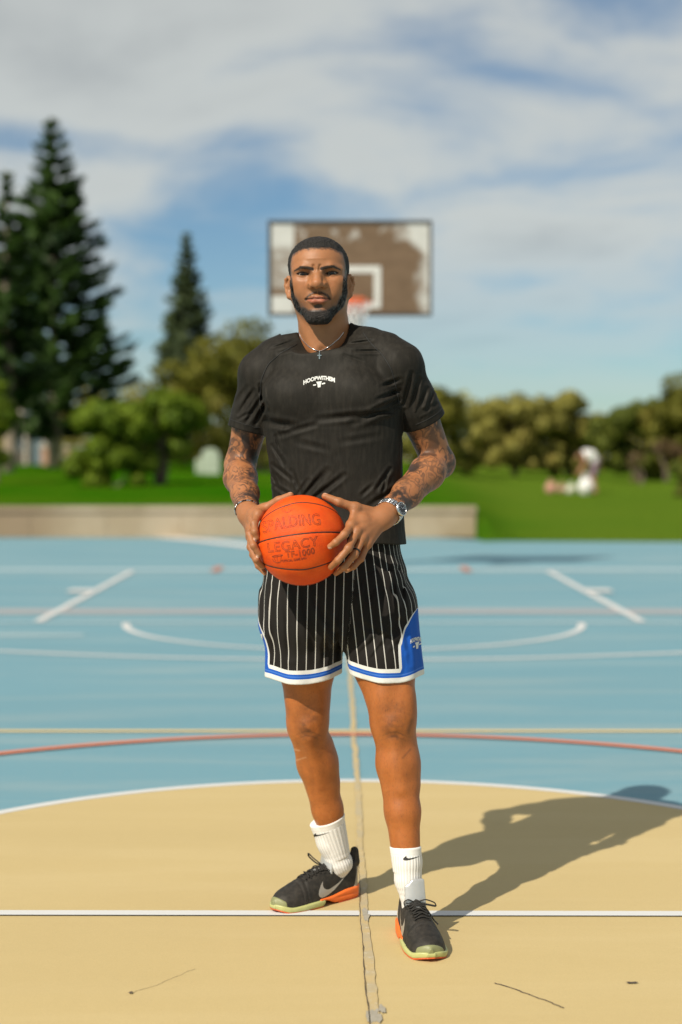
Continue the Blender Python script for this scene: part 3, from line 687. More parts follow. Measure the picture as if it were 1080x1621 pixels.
def surf(f, lo, hi, h, B=8, newton=2, lip=1.0):
    """sparse surface nets of f = 0 inside the box lo..hi with cell size h"""
    lo = np.asarray(lo, f32); n = np.ceil((np.asarray(hi, f32) - lo) / (h * B)).astype(int) + 1
    bi = np.stack(np.meshgrid(*[np.arange(k) for k in n], indexing='ij'), -1).reshape(-1, 3)
    ctr = lo + (bi + .5) * (h * B)
    d = np.concatenate([f(c.astype(f32)) for c in np.array_split(ctr, max(1, len(ctr) // 60000))])
    bi = bi[np.abs(d) < h * B * .87 * 1.25 * lip + h]
    loc = np.stack(np.meshgrid(*[np.arange(B + 1)] * 3, indexing='ij'), -1).reshape(-1, 3)
    KEY = np.int64(1 << 20)
    ck, cv, ek = [], [], [[], [], []]
    m = B + 1; per = max(1, 400000 // m ** 3)
    for s in range(0, len(bi), per):
        b = bi[s:s + per]; g = b[:, None, :] * B + loc[None]
        val = f((lo + g.reshape(-1, 3) * h).astype(f32)).reshape(len(b), m, m, m)
        ins = val < 0
        cnt = sum(ins[:, x:x + B, y:y + B, z:z + B].astype(np.int8) for x in (0, 1) for y in (0, 1) for z in (0, 1))
        act = (cnt > 0) & (cnt < 8)
        q = np.argwhere(act)
        if len(q) == 0: continue
        bb, ii = q[:, 0], q[:, 1:]
        corner = {}
        for x in (0, 1):
            for y in (0, 1):
                for z in (0, 1): corner[x, y, z] = val[bb, ii[:, 0] + x, ii[:, 1] + y, ii[:, 2] + z]
        acc = np.zeros((len(q), 3), f32); num = np.zeros(len(q), f32)
        for c0 in corner:
            for ax in range(3):
                if c0[ax]: continue
                c1_ = list(c0); c1_[ax] = 1; v0, v1 = corner[c0], corner[tuple(c1_)]
                x = (v0 < 0) != (v1 < 0); t = np.where(x, v0 / np.where(x, v0 - v1, 1), 0)
                e = np.tile(np.array(c0, f32), (len(q), 1)); e[:, ax] += t
                acc += e * x[:, None]; num += x
        gc = b[bb] * B + ii
        ck.append((gc[:, 0] * KEY + gc[:, 1]) * KEY + gc[:, 2]); cv.append(lo + (gc + acc / num[:, None]) * h)
        for ax in range(3):
            sl1 = [slice(0, B)] * 3; sl1[ax] = slice(1, B + 1)
            a0 = ins[:, :B, :B, :B]; a1 = ins[(slice(None), *sl1)]
            for sign in (0, 1):
                qq = np.argwhere((a0 & ~a1) if sign else (~a0 & a1))
                if len(qq): ek[ax].append(np.c_[b[qq[:, 0]] * B + qq[:, 1:], np.full(len(qq), sign)])
    ck = np.concatenate(ck); cv = np.concatenate(cv).astype(f32); o = np.argsort(ck); ck, cv = ck[o], cv[o]
    faces = []
    for ax in range(3):
        if not ek[ax]: continue
        e = np.concatenate(ek[ax]).astype(np.int64); u, v = (ax + 1) % 3, (ax + 2) % 3; ids = []; ok = np.ones(len(e), bool)
        for du, dv in ((0, 0), (1, 0), (1, 1), (0, 1)):
            c = e[:, :3].copy(); c[:, u] -= du; c[:, v] -= dv
            k = (c[:, 0] * KEY + c[:, 1]) * KEY + c[:, 2]; j = np.clip(np.searchsorted(ck, k), 0, len(ck) - 1)
            ok &= ck[j] == k; ids.append(j)
        q = np.stack(ids, 1)[ok]; sg = e[ok, 3]
        q[sg == 1] = q[sg == 1]
        q[sg == 0] = q[sg == 0][:, ::-1]
        faces.append(q)
    F = np.concatenate(faces)
    for _ in range(newton): 
        v0, g = fgrad(f, cv, h * .35)
        st = -(v0 / np.maximum((g * g).sum(1), .05))[:, None] * g
        ln = np.linalg.norm(st, axis=1, keepdims=True); cv = cv + st * np.minimum(1, h * .6 / (ln + 1e-9))
    return cv.astype(f32), F
def fgrad(f, p, e):
    v0 = f(p); g = np.stack([(f(p + A(e, 0, 0)) - v0) / e, (f(p + A(0, e, 0)) - v0) / e, (f(p + A(0, 0, e)) - v0) / e], 1)
    return v0, g
def project(f, p, it=6, step=.8):
    p = np.asarray(p, f32).copy()
    for _ in range(it):
        v0, g = fgrad(f, p, .0008); p = p - step * (v0 / np.maximum((g * g).sum(1), .05))[:, None] * g
    _, g = fgrad(f, p, .0008); return p, g / (np.linalg.norm(g, axis=1, keepdims=True) + 1e-9)
def raycast(f, px, Y0=3.4, Y1=4.9, steps=260):
    """first surface point met from the camera through photo pixels"""
    px = np.asarray(px, float); out = []
    a = np.array([P(x, y, Y0) for x, y in px]); b = np.array([P(x, y, Y1) for x, y in px])
    t = np.zeros(len(px)); n = np.linalg.norm(b - a, axis=1)
    for _ in range(steps // 4):
        d = f((a + (b - a) * t[:, None]).astype(f32)); t = np.clip(t + np.maximum(d, -.004) * .6 / n, 0, 1)
    return (a + (b - a) * t[:, None]).astype(f32)
def join(parts):
    """[(verts, faces, attr dict)] -> one"""
    v, fq, ft, at, n = [], [], [], {}, 0
    keys = set().union(*[set(p[2]) for p in parts])
    for pv, pf, pa in parts:
        v.append(pv); fq.append(pf + n); n += len(pv)
        for k in keys: at.setdefault(k, []).append(pa[k] if k in pa else np.zeros(len(pv), f32) if k != 'col' else np.ones((len(pv), 3), f32))
    return np.concatenate(v), np.concatenate(fq), {k: np.concatenate(a) for k, a in at.items()}

# ------------------------------------------------------------------ the player: skeleton
BALL_R = 0.121
BALL = P(477.6, 855.3, 4.05)
YAW = math.radians(12); YT = 4.29
def J(x, y, Y): return P(x, y, Y).astype(f32)
SR, ER, WR = J(414, 593, 4.345), J(381, 736, 4.420), J(393, 812, 4.145)
SL, EL, WL = J(633, 580, 4.250), J(694, 730, 4.350), J(610, 817, 4.085)
HR, KR, AR = J(484, 930, 4.325), J(487.5, 1140, 4.355), J(537, 1366, 4.455)
HL, KL, AL = J(590, 930, 4.255), J(622, 1140, 4.190), J(646, 1392, 4.125)
PLAYER = empty('person', (0.08, 4.28, 0), label='tall man in black T-shirt and pinstriped shorts holding a basketball on the yellow circle', cat='person')

# ---- head, in its own frame: x to the photo's right, y backwards, z up, origin between the eyes at mid skull
HO = np.array((P(504, 430, 4.19)[0], 4.285, P(504, 430, 4.19)[2]), f32)
HRM = np.array(Matrix.Rotation(math.radians(-1.3), 3, 'Y') @ Matrix.Rotation(math.radians(-2.0), 3, 'Z') @ Matrix.Rotation(math.radians(1.5), 3, 'X'), f32)
HS = A(1.065, 1, 1)
def to_head(p): return ((p - HO) @ HRM) / HS
def from_head(q): return (np.asarray(q, f32) * HS) @ HRM.T + HO
def mir(q): return np.stack([np.abs(q[:, 0]), q[:, 1], q[:, 2]], 1)
EYE = A(.0378, -.0705, -.0015)
def cranium(q):
    d = ell(q, (0, .004, .026), (.0750, .0990, .0765))
    d = smin(d, ell(q, (0, -.036, .030), (.060, .057, .054)), .03)
    return smin(d, ell(q, (0, .035, -.01), (.066, .064, .07)), .03)
def head_q(q, ears=True):
    m = mir(q)
    d = cranium(q)
    d = smin(d, ell(q, (0, -.030, -.032), (.0620, .0590, .082)), .03)
    d = smin(d, ell(m, (.0500, -.012, -.050), (.0150, .032, .034)), .025)
    jaw = chain(m, [A(.050, .010, -.052), A(.0375, -.018, -.081), A(.0120, -.068, -.118)], [.0165, .0145, .0172], .02)
    jaw = smin(jaw, ell(q, (0, -.074, -.1155), (.024, .020, .0185)), .02)
    jaw = smin(jaw, ell(q, (0, -.030, -.086), (.034, .050, .038)), .03)
    d = smin(d, jaw, .022)
    d = smin(d, ell(m, (.0470, -.0560, -.0230), (.0220, .0240, .0165)), .022)
    d = smin(d, chain(m, [A(.006, -.0895, .0120), A(.034, -.0890, .0155), A(.058, -.066, .0100)], [.0070, .0078, .006], .01), .014)
    d = smax(d, -ell(m, (.0360, -.1000, -.0045), (.0210, .0200, .0130)), .011)
    d = smin(d, ell(m, (.036, -.058, -.048), (.024, .026, .030)), .02)      # cheeks
    # nose
    nose = chain(q, [A(0, -.0900, .008), A(0, -.1035, -.016), A(0, -.1125, -.0310)], [.0078, .0095, .0145], .012)
    nose = smin(nose, ell(m, (.0172, -.0990, -.0355), (.0092, .0120, .0088)), .008)
    nose = smin(nose, cone(m, A(.008, -.088, -.004), A(.012, -.093, -.03), .006, .009), .012)
    d = smin(d, nose, .009)
    d = smax(d, -ell(m, (.0092, -.1060, -.0432), (.0054, .0070, .0040)), .003)
    # mouth
    d = smin(d, ell(q, (0, -.066, -.073), (.0330, .0290, .030)), .018)
    lipu = chain(q, [A(-.0280, -.0830, -.0712), A(-.0115, -.0958, -.0655), A(0, -.0975, -.0668), A(.0115, -.0958, -.0655), A(.0280, -.0830, -.0712)], [.0028, .0066, .0068, .0066, .0028], .004)
    lipl = chain(q, [A(-.0260, -.0835, -.0732), A(-.0100, -.0950, -.0785), A(.0100, -.0950, -.0785), A(.0260, -.0835, -.0732)], [.0028, .0085, .0085, .0028], .004)
    d = smin(d, smin(lipu, lipl, .002), .004)
    d = smax(d, -chain(q, [A(-.0290, -.0850, -.0716), A(-.010, -.1035, -.0712), A(.010, -.1035, -.0712), A(.0290, -.0850, -.0716)], [.0012, .0015, .0015, .0012], .003), .003)
    d = smax(d, -ell(m, (.0310, -.0870, -.0720), (.0030, .006, .0030)), .004)
    d = smax(d, -ell(q, (0, -.1010, -.0930), (.020, .009, .0065)), .010)
    d = smax(d, -cone(q, A(0, -.1055, -.047), A(0, -.1050, -.058), .0028, .0035), .005)
    d = smax(d, -cone(m, A(.0225, -.1035, -.0370), A(.0345, -.0965, -.0620), .0022, .0030), .010)   # fold beside the nose
    d = smax(d, -cone(m, A(.0070, -.1012, .0080), A(.0085, -.1005, .0180), .0022, .0016), .007)     # frown lines
    d = d - .0007 * np.exp(-((q[:, 2] - .038) / .0025) ** 2 - (q[:, 0] / .03) ** 4) * (q[:, 1] < -.05) 
    # eyelids
    e = np.sqrt(((m - EYE) ** 2).sum(1))
    lid = smax(e - .0142, q[:, 1] + .055, .004)
    d = smin(d, lid, .0045)
    sl = (m[:, 0] - EYE[0]); zc = EYE[2] - .0005 + .07 * sl
    ap = (1 - (sl / .0160) ** 2)
    upper = zc + .0046 * np.maximum(ap, -1.); lower = zc - .0038 * np.maximum(ap, -1.)
    cut = np.maximum(np.maximum(q[:, 2] - upper, lower - q[:, 2]), np.maximum(q[:, 1] + .062, e - .030))
    cut = np.maximum(cut, np.abs(sl) - .0160)
    d = smax(d, -cut, .0014)
    if ears:
        s = A(.0690, .006, -.030); an_ = math.radians(36)
        E1 = A(math.sin(an_), math.cos(an_), 0); E3 = A(math.cos(an_), -math.sin(an_), 0); r_ = m - s
        ep = np.stack([r_ @ E1, r_[:, 2] + .12 * (r_ @ E1) * 0, r_ @ E3], 1)
        hel = chain(ep, [A(.002, .006, .002), A(.006, .021, .003), A(.017, .0300, .003), A(.0275, .0240, .004), A(.0305, .008, .004), A(.0250, -.010, .004), A(.0150, -.0245, .003), A(.006, -.0260, .001)], [.0035, .0036, .0036, .0038, .0038, .0038, .0062, .0060], .004)
        plate = ell(ep, (.014, .000, -.001), (.0150, .0270, .0042))
        anti = chain(ep, [A(.016, .018, .002), A(.0205, .004, .003), A(.016, -.012, .003)], [.0028, .0034, .003], .004)
        ear = smin(hel, smin(plate, anti, .004), .004)
        ear = smax(ear, -ell(ep, (.0095, -.003, .0055), (.0062, .0090, .0058)), .003)
        ear = smin(ear, cone(ep, A(.002, -.008, .004), A(.0045, .001, .006), .0040, .0034), .004)
        d = smin(d, ear, .006)
    return d
NK0, NK1 = A(.004, .022, -.085), A(.014, .050, -.215)
def neck_q(q):
    d = cone(q * A(1, 1, 1), NK0, NK1, .0650, .0715)
    d = smin(d, cone(q, A(.001, -.006, -.11), A(.006, -.008, -.20), .030, .030), .03)
    for s in (-1, 1):
        d = smin(d, cone(q, A(s * .058, .026, -.055), A(.006 + s * .014, -.024, -.218), .015, .010), .016)
    d = smin(d, ell(q, (.003, -.030, -.148), (.011, .012, .016)), .016)
    d = smax(d, -ell(q, (.006, -.052, -.214), (.012, .016, .014)), .012)
    return d
def skin_head(p):
    q = to_head(p)
    return smin(head_q(q), neck_q(q), .020)

def hair_mask(q):
    """positive inside the hair"""
    x = np.abs(q[:, 0]); zf = .0655 - .0105 * sstep(x, .030, .066) 
    front = q[:, 2] - zf
    side = np.minimum(q[:, 1] + .046 - .004 * sstep(q[:, 2], .05, .0), q[:, 2] + .012 + .040 * sstep(q[:, 1], .015, .06))
    return np.maximum(front, np.minimum(side, 1))
def beard_line(x):
    x = np.abs(x); return -.1015 + .012 * sstep(x, .018, .044) + .028 * sstep(x, .044, .061) + .055 * sstep(x, .0605, .0675)
def beard_mask(q):
    x = q[:, 0]; chin = beard_line(x) - q[:, 2]
    chin = np.minimum(chin, .030 - q[:, 1]); chin = np.minimum(chin, q[:, 2] + .150 + .55 * np.maximum(q[:, 1] + .055, 0) * 0)
    under = q[:, 2] + .128 - .62 * (q[:, 1] + .062)             # where the beard ends under the jaw
    chin = np.minimum(chin, under + .012)
    xz = np.stack([np.abs(x), q[:, 2], np.zeros_like(x)], 1).astype(f32)
    mo = .0031 - chain_t(xz, [A(.0045, -.0545, 0), A(.013, -.0560, 0), A(.0235, -.0620, 0), A(.0315, -.0720, 0)])[1]
    co = -.0010 - chain_t(xz, [A(.0325, -.074, 0), A(.0350, -.088, 0), A(.034, -.098, 0)])[1]
    so = .0075 - np.sqrt((x - .001) ** 2 * .40 + (q[:, 2] + .0915) ** 2 * 1.6)
    fr = -(q[:, 1] + .055)
    return chin, np.minimum(np.maximum(np.maximum(mo, co), so), fr)
def hair_sdf(p):
    q = to_head(p); m = np.minimum(hair_mask(q) - .0050, q[:, 2] - .004 + .05 * sstep(q[:, 1], .0, .06))
    th = .0046 * sstep(m, 0, .022) * (0.55 + .45 * sstep(q[:, 2], -.01, .06)) + .0006
    n = .0011 * vnoise(p, 260., 3) + .0008 * vnoise(p, 520., 5)
    d = cranium(q) - th - n * sstep(m, 0, .010)
    return smax(d, -m - .001, .002)
def beard_sdf(p):
    q = to_head(p); c, s = beard_mask(q); c = c - .0035
    n = .0019 * vnoise(p * A(1, 1, .6), 230., 8) + .0013 * vnoise(p, 500., 9)
    low = sstep(q[:, 2], -.09, -.125) * sstep(q[:, 1], -.02, -.07) * sstep(np.abs(q[:, 0]), .045, .015)
    th = (.0007 + .0084 * low) * sstep(c, -.001, .012) + n * sstep(c, 0, .006)
    th2 = .0008 * sstep(s, -.001, .003) + n * .3
    hd = head_q(q, False)
    return smax(hd - th, -c - .0005, .003)
def skin_tone(p, seed=0):
    n1 = vnoise(p, 22., 1 + seed); n2 = vnoise(p, 70., 2 + seed)
    return 1 + .07 * n1 + .05 * n2
SKIN = A(.335, .138, .056)
def head_cols(v):
    q = to_head(v); x = q[:, 0]; z = q[:, 2]; m = mir(q)
    c = SKIN * skin_tone(v)[:, None]
    def blend(k, col):
        nonlocal c; k = np.clip(k, 0, 1)[:, None]; c = c * (1 - k) + np.asarray(col, f32) * k
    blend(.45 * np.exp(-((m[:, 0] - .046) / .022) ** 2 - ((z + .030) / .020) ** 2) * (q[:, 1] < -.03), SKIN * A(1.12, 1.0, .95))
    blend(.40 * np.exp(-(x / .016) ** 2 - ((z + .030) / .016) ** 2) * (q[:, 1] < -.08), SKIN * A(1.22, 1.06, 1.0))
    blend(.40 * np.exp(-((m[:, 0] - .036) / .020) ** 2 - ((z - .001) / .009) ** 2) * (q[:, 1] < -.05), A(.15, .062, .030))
    blend(.60 * np.exp(-((m[:, 0] - .0200) / .007) ** 2 - ((z - .002) / .008) ** 2) * (q[:, 1] < -.05), A(.09, .034, .017))  # inner eye corners: socket shade put into the skin colour
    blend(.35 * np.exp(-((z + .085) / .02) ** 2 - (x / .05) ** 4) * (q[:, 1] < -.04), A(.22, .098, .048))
    # lips
    lu = .0065 + .0015 * np.exp(-((np.abs(x) - .011) / .008) ** 2) - .0090 * (x / .031) ** 2
    ll = -.0142 + .0145 * (x / .031) ** 2
    zz = z + .0715
    blend(.85 * sstep(np.minimum(lu - zz, zz - ll), -.0012, .0012) * (q[:, 1] < -.078), A(.44, .135, .085))
    blend(.75 * np.exp(-(zz / .0016) ** 2) * (np.abs(x) < .031) * (q[:, 1] < -.078), A(.045, .015, .010))
    HB = A(.016, .012, .010)
    blend(.26 * sstep(z, -.040, -.075) * (q[:, 1] < .0) * (q[:, 1] > -.2) * sstep(head_q(q, False), .003, .0012), SKIN * A(.55, .50, .50))      # shaved cheek and lip
    # eyebrows
    xz = np.stack([m[:, 0], z, np.zeros_like(z)], 1).astype(f32)
    t_, d_ = chain_t(xz, [A(.0118, .0100, 0), A(.024, .0128, 0), A(.042, .0155, 0), A(.0590, .0080, 0)])
    wob = .0010 * vnoise(v * A(1.8, 1, .7), 420., 4)
    blend(.93 * sstep(.0044 - .0024 * t_ ** 2 + wob - d_, -.0012, .0012) * (q[:, 1] < -.05), HB)
    # lash line and dark lid edges
    sl = m[:, 0] - EYE[0]; zc = EYE[2] - .0005 + .07 * sl; ap = 1 - (sl / .0160) ** 2
    up = np.abs(z - (zc + .0054 * np.maximum(ap, 0))); lw = np.abs(z - (zc - .0042 * np.maximum(ap, 0)))
    near = (np.abs(sl) < .0165) & (q[:, 1] < -.06)
    blend(.9 * sstep(.0018 - up, -.0012, .0008) * near, A(.010, .007, .006)); blend(.6 * sstep(.0009 - lw, -.0008, .0008) * near, A(.04, .016, .010))
    # hair roots and stubble
    hm = hair_mask(q) + .0040 * vnoise(v, 330., 6) + .002 * vnoise(v, 700., 16)
    noear = sstep(head_q(q, False), .0030, .0012)
    fade = .80 + .15 * sstep(q[:, 2], -.01, .03); blend(fade * sstep(hm, -.006, .005) * noear, HB * 1.3); blend(.38 * sstep(hm, -.016, .0) * (q[:, 1] > -.06) * noear, HB * 3)
    cm, sm = beard_mask(q); nz = vnoise(v, 430., 7)
    noear = sstep(head_q(q, False), .0030, .0012)
    cm = np.minimum(cm, .030 - q[:, 1]); blend((.80 + .15 * sstep(z, -.08, -.10)) * sstep(cm + .0022 * nz, -.004, .004) * (z < .0) * noear, HB); blend(.30 * sstep(cm, -.014, .004) * (z < -.05) * noear, HB * 4)
    blend(.84 * sstep(sm + .0016 * nz, -.0020, .0020), HB)
    blend(.8 * sstep(-ell(m, (.0092, -.1055, -.0438), (.0058, .0075, .0042)), -.0012, .0012), A(.03, .010, .006))
    return c
PARTS = []
hl, hh = HO - A(.125, .135, .245), HO + A(.135, .135, .125)
v, f = surf(skin_head, hl, hh, .00165)
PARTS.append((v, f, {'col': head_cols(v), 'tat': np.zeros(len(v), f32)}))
HEAD_V = v

# ---- arms and hands
def onball(px, py, gap):
    """centre of a finger joint seen at a photo pixel, its axis `gap` off the ball (silhouette side when the ray misses)"""
    o = np.array((0, 0, CAM_H)); d = P(px, py, 1.0) - o; d /= np.linalg.norm(d); m_ = o - BALL; R = BALL_R + gap
    b = m_ @ d; disc = b * b - (m_ @ m_ - R * R)
    return (o + d * (-b - math.sqrt(disc) if disc > 0 else -b)).astype(f32)
FR = .0094
fing_R = [ # index, middle, ring, little of the hand at the photo's left
    [J(409, 815, 4.050), J(402.5, 829, 4.012), J(403.5, 842, 3.995), onball(407.0, 851, .0065)],
    [J(401, 824, 4.060), J(396.0, 846, 4.018), J(401.5, 864, 3.992), onball(410.5, 877.5, .0065)],
    [J(397, 837, 4.075), J(397.0, 866, 4.030), J(406.0, 886, 4.000), onball(415.5, 897, .0065)],
    [J(397, 850, 4.095), J(400.5, 878, 4.070), J(409.0, 896, 4.055), J(419.0, 907, 4.050)]]
thumb_R = [J(401, 812, 4.120), J(418, 806, 4.090), J(441, 792.5, 4.075), J(460, 784, 4.060)]
fing_L = [
    [J(556, 832, 4.005), J(545.5, 846, 3.955), J(532, 858.5, 3.940), onball(522.5, 865, .0072)],
    [J(565, 842, 4.000), J(551.5, 868, 3.955), J(535.5, 887, 3.946), onball(524.0, 897.5, .0072)],
    [J(574, 852, 4.008), J(561.5, 878, 3.972), J(545.0, 898, 3.966), onball(532.0, 907.5, .0072)],
    [J(582, 861, 4.020), J(572.0, 884, 4.000), J(560.0, 897, 3.995), J(549.0, 903, 4.000)]]
thumb_L = [J(590, 814, 4.070), J(563, 804, 4.040), J(537, 795, 4.030), J(514.5, 785.5, 4.035)]
NAILS = []
def hand(p, W, fing, thumb, fore):
    pal = None
    for i, c in enumerate(fing):
        w0 = W + (c[0] - W) * .12
        d = cone(p, w0, c[0], .0175, .0128)
        pal = d if pal is None else smin(pal, d, .014)
    pal = smin(pal, cone(p, W + (thumb[0] - W) * .4, thumb[1], .0175, .0140), .016)
    pal = smin(pal, cone(p, thumb[1], fing[0][0], .0105, .0110), .012)           # web of the thumb
    pal = smin(pal, np.sqrt(((p - (thumb[1] + fing[0][0] + fing[1][0] + W) / 4) ** 2).sum(1)) - .0185, .014)
    fs = None
    for i, c in enumerate(fing):
        r0 = FR * (1, 1.03, .97, .86)[i]
        d = chain(p, c, [r0 * 1.12, r0 * 1.04, r0 * .95, r0 * .80], .005)
        d = smin(d, np.sqrt(((p - c[1]) ** 2).sum(1)) - r0 * 1.09, .004)
        fs = d if fs is None else smin(fs, d, .0018)
    th = chain(p, thumb[1:], [.0128, .0112, .0088], .006)
    d = smin(smin(pal, fs, .009), th, .009)
    for i, c in enumerate(fing):
        o_ = A(0, -.0125, .0045); d = smin(d, cone(p, W + (c[0] - W) * .30 + o_ * .9, c[0] + o_ * .55, .0034, .0040), .008)
    for i, c in enumerate(fing):        # knuckles and tendons on the back of the hand
        d = smin(d, np.sqrt(((p - (c[0] + A(0, -.0045, .002))) ** 2).sum(1)) - .0108, .008)
    return d

def armc_R(p):
    d = chain(p, [SR, SR + (ER - SR) * .45, ER], [.055, .0480, .0410], .03)
    d = smin(d, cone(p, SR + (ER - SR) * .40 + A(.004, -.012, 0), SR + (ER - SR) * .86 + A(.002, -.010, 0), .040, .030), .03)
    d = smin(d, chain(p, [ER + A(-.004, .006, .0), ER + (WR - ER) * .28 + A(-.006, 0, 0), ER + (WR - ER) * .62, WR], [.0400, .0455, .0370, .0270], .02), .025)
    d = smin(d, cone(p, WR + (ER - WR) * .15, WR - (ER - WR) * .06, .0275, .0235), .02)
    return d
def arm_R(p): return smin(armc_R(p), hand(p, WR, fing_R, thumb_R, ER), .016)
def armc_L(p):
    d = chain(p, [SL, SL + (EL - SL) * .45, EL], [.057, .0510, .0425], .03)
    d = smin(d, cone(p, SL + (EL - SL) * .45 + A(-.010, -.014, -.004), SL + (EL - SL) * .84 + A(-.008, -.010, 0), .040, .030), .03)
    d = smin(d, np.sqrt(((p - (EL + A(.010, .014, -.012))) ** 2).sum(1)) - .033, .03)
    d = smin(d, chain(p, [EL, EL + (WL - EL) * .25 + A(.004, -.004, .004), EL + (WL - EL) * .60, WL], [.0400, .0470, .0385, .0285], .02), .020)
    d = smin(d, cone(p, WL + (EL - WL) * .15, WL - (EL - WL) * .06, .0290, .0245), .02)
    return d
def arm_L(p): return smin(armc_L(p), hand(p, WL, fing_L, thumb_L, EL), .016)
def arm_cols(v, fing, thumb, S, E, W_):
    c = SKIN * A(1.02, .98, .95) * skin_tone(v, 9)[:, None]
    t1, d1 = chain_t(v, [S, E, W_])
    tat = sstep(t1, 1.0, .93)
    back = A(0, -1, .25) / np.linalg.norm(A(0, -1, .25))
    for ch_ in fing + [thumb[1:]]:
        a, b = ch_[-2], ch_[-1]; ax = (b - a) / np.linalg.norm(b - a); out = b - BALL; out = out - ax * (out @ ax); out /= np.linalg.norm(out)
        nc = b + out * .0062 + ax * .001; R = np.stack([ax, out, np.cross(ax, out)], 1)
        k = sstep(-ell(v, nc, (.0062, .005, .0050), R), -.0006, .0006)[:, None]; c = c * (1 - k) + A(.58, .34, .24) * k
        kd = np.exp(-(np.linalg.norm(v - ch_[1], axis=1) / .011) ** 2)[:, None] * .35; c = c * (1 - kd * .5)
    for ch_ in fing:
        kd = np.exp(-(np.linalg.norm(v - ch_[0] - A(0, -.008, 0), axis=1) / .012) ** 2)[:, None] * .3; c = c * (1 - kd * .5)
    return c, tat
for fn, fg, tb, S, E, W_ in ((arm_R, fing_R, thumb_R, SR, ER, WR), (arm_L, fing_L, thumb_L, SL, EL, WL)):
    pts = np.array([S, E, W_] + [j for c_ in fg + [tb] for j in c_]); 
    v, f = surf(fn, pts.min(0) - .075, pts.max(0) + .075, .0022)
    c_, tt_ = arm_cols(v, fg, tb, S, E, W_)
    PARTS.append((v, f, {'col': c_, 'tat': tt_}))

# ---- legs and inner trunk
def leg_R(p):
    d = chain(p, [HR, HR + (KR - HR) * .55, KR + A(0, 0, .02)], [.088, .0800, .0600], .03)
    d = smin(d, ell(p, KR + A(-.001, -.012, -.004), (.050, .050, .058)), .03)
    d = smin(d, chain(p, [KR + A(0, 0, -.03), KR + (AR - KR) * .30 + A(-.001, .010, 0), KR + (AR - KR) * .62 + A(0, .006, 0), AR], [.0520, .0560, .0430, .0340], .02), .03)
    d = smin(d, cone(p, KR + (AR - KR) * .18 + A(.012, .020, 0), KR + (AR - KR) * .42 + A(.010, .018, 0), .040, .034), .03)
    d = smin(d, ell(p, KR + A(-.002, -.046, -.002), (.022, .022, .026)), .014)            # kneecap
    d = smin(d, cone(p, KR + A(.0, -.044, -.045), KR + (AR - KR) * .42 + A(.0, -.030, 0), .013, .009), .022)
    d = smin(d, ell(p, KR + A(-.026, -.030, .060), (.026, .03, .05)), .03)
    return smin(d, ell(p, KR + A(.026, -.028, .052), (.026, .03, .048)), .03)
def leg_L(p):
    d = chain(p, [HL, HL + (KL - HL) * .55, KL + A(0, 0, .02)], [.092, .0850, .0640], .03)
    d = smin(d, ell(p, KL + A(0, -.012, -.004), (.054, .052, .060)), .03)
    d = smin(d, chain(p, [KL + A(.002, 0, -.03), KL + (AL - KL) * .28 + A(.002, .010, 0), KL + (AL - KL) * .58 + A(.003, .006, 0), AL], [.0530, .0570, .0470, .0350], .02), .03)
    d = smin(d, cone(p, KL + (AL - KL) * .16 + A(.014, .020, 0), KL + (AL - KL) * .40 + A(.016, .018, 0), .040, .036), .03)
    d = smin(d, ell(p, KL + A(-.002, -.049, 0), (.024, .022, .028)), .014)
    d = smin(d, cone(p, KL + A(.002, -.046, -.048), KL + (AL - KL) * .42 + A(.004, -.032, 0), .013, .009), .022)
    d = smin(d, ell(p, KL + A(-.028, -.030, .062), (.028, .03, .05)), .03)
    return smin(d, ell(p, KL + A(.030, -.028, .055), (.028, .03, .048)), .03)
def to_px(p):
    d = p - A(0, 0, CAM_H); z = d[:, 1] * _cp - d[:, 2] * _sp; yy = d[:, 1] * _sp + d[:, 2] * _cp
    return np.stack([540 + F_PX * d[:, 0] / z, 810.5 - F_PX * yy / z], 1).astype(f32)
def leg_cols(v, K, An, scars=()):
    c = SKIN * A(1.10, .84, .46) * skin_tone(v, 20)[:, None]
    def blend(k, col):
        nonlocal c; k = np.clip(k, 0, 1)[:, None]; c = c * (1 - k) + np.asarray(col, f32) * k
    nz = vnoise(v, 55., 41); n2 = vnoise(v * A(1, 1, 1.8), 130., 42)
    g = np.exp(-(((v - (K + A(.006, -.06, -.012))) / A(.036, .05, .044)) ** 2).sum(1))
    blend(g * np.clip(.34 + .55 * nz + .30 * n2, 0, .85), A(.060, .026, .015))
    blend(.35 * np.exp(-(((v - (K + A(.0, -.06, .045))) / A(.045, .06, .020)) ** 2).sum(1)) * (.6 + .6 * n2), A(.13, .052, .024))
    for dz in (-.030, -.043, .034): blend(.35 * g * np.exp(-((v[:, 2] - K[2] - dz - .010 * np.cos((v[:, 0] - K[0]) * 60)) / .0022) ** 2) * 2, A(.06, .025, .014))
    blend(.22 * sstep(vnoise(v, 34., 31), .1, .7), SKIN * A(.60, .42, .24)); blend(.22 * sstep(vnoise(v * A(1, 1, .4), 60., 33), .1, .6), SKIN * A(.62, .46, .26)); blend(.14 * sstep(vnoise(v, 120., 35), .2, .7), SKIN * A(1.3, 1.1, .8))
    px = to_px(v)
    for a, b, w_, al, col in scars:
        a = np.asarray(a, f32); ba = np.asarray(b, f32) - a; q = px - a; t = np.clip(q @ ba / (ba @ ba), 0, 1); d = np.sqrt(((q - t[:, None] * ba) ** 2).sum(1))
        blend(al * np.exp(-(d / w_) ** 2) * (v[:, 1] < K[1] + .05), col)
    return c
LIGHTSCAR = A(.52, .27, .14)
SC_R = [((463, 1186), (474, 1188), 1.3, .7, LIGHTSCAR), ((468, 1204), (484, 1199), 1.2, .6, LIGHTSCAR)]
SC_L = [((638, 1200), (650, 1186), 1.6, .5, A(.07, .03, .016)), ((646, 1160), (652, 1140), 3.0, .45, A(.07, .03, .016))]
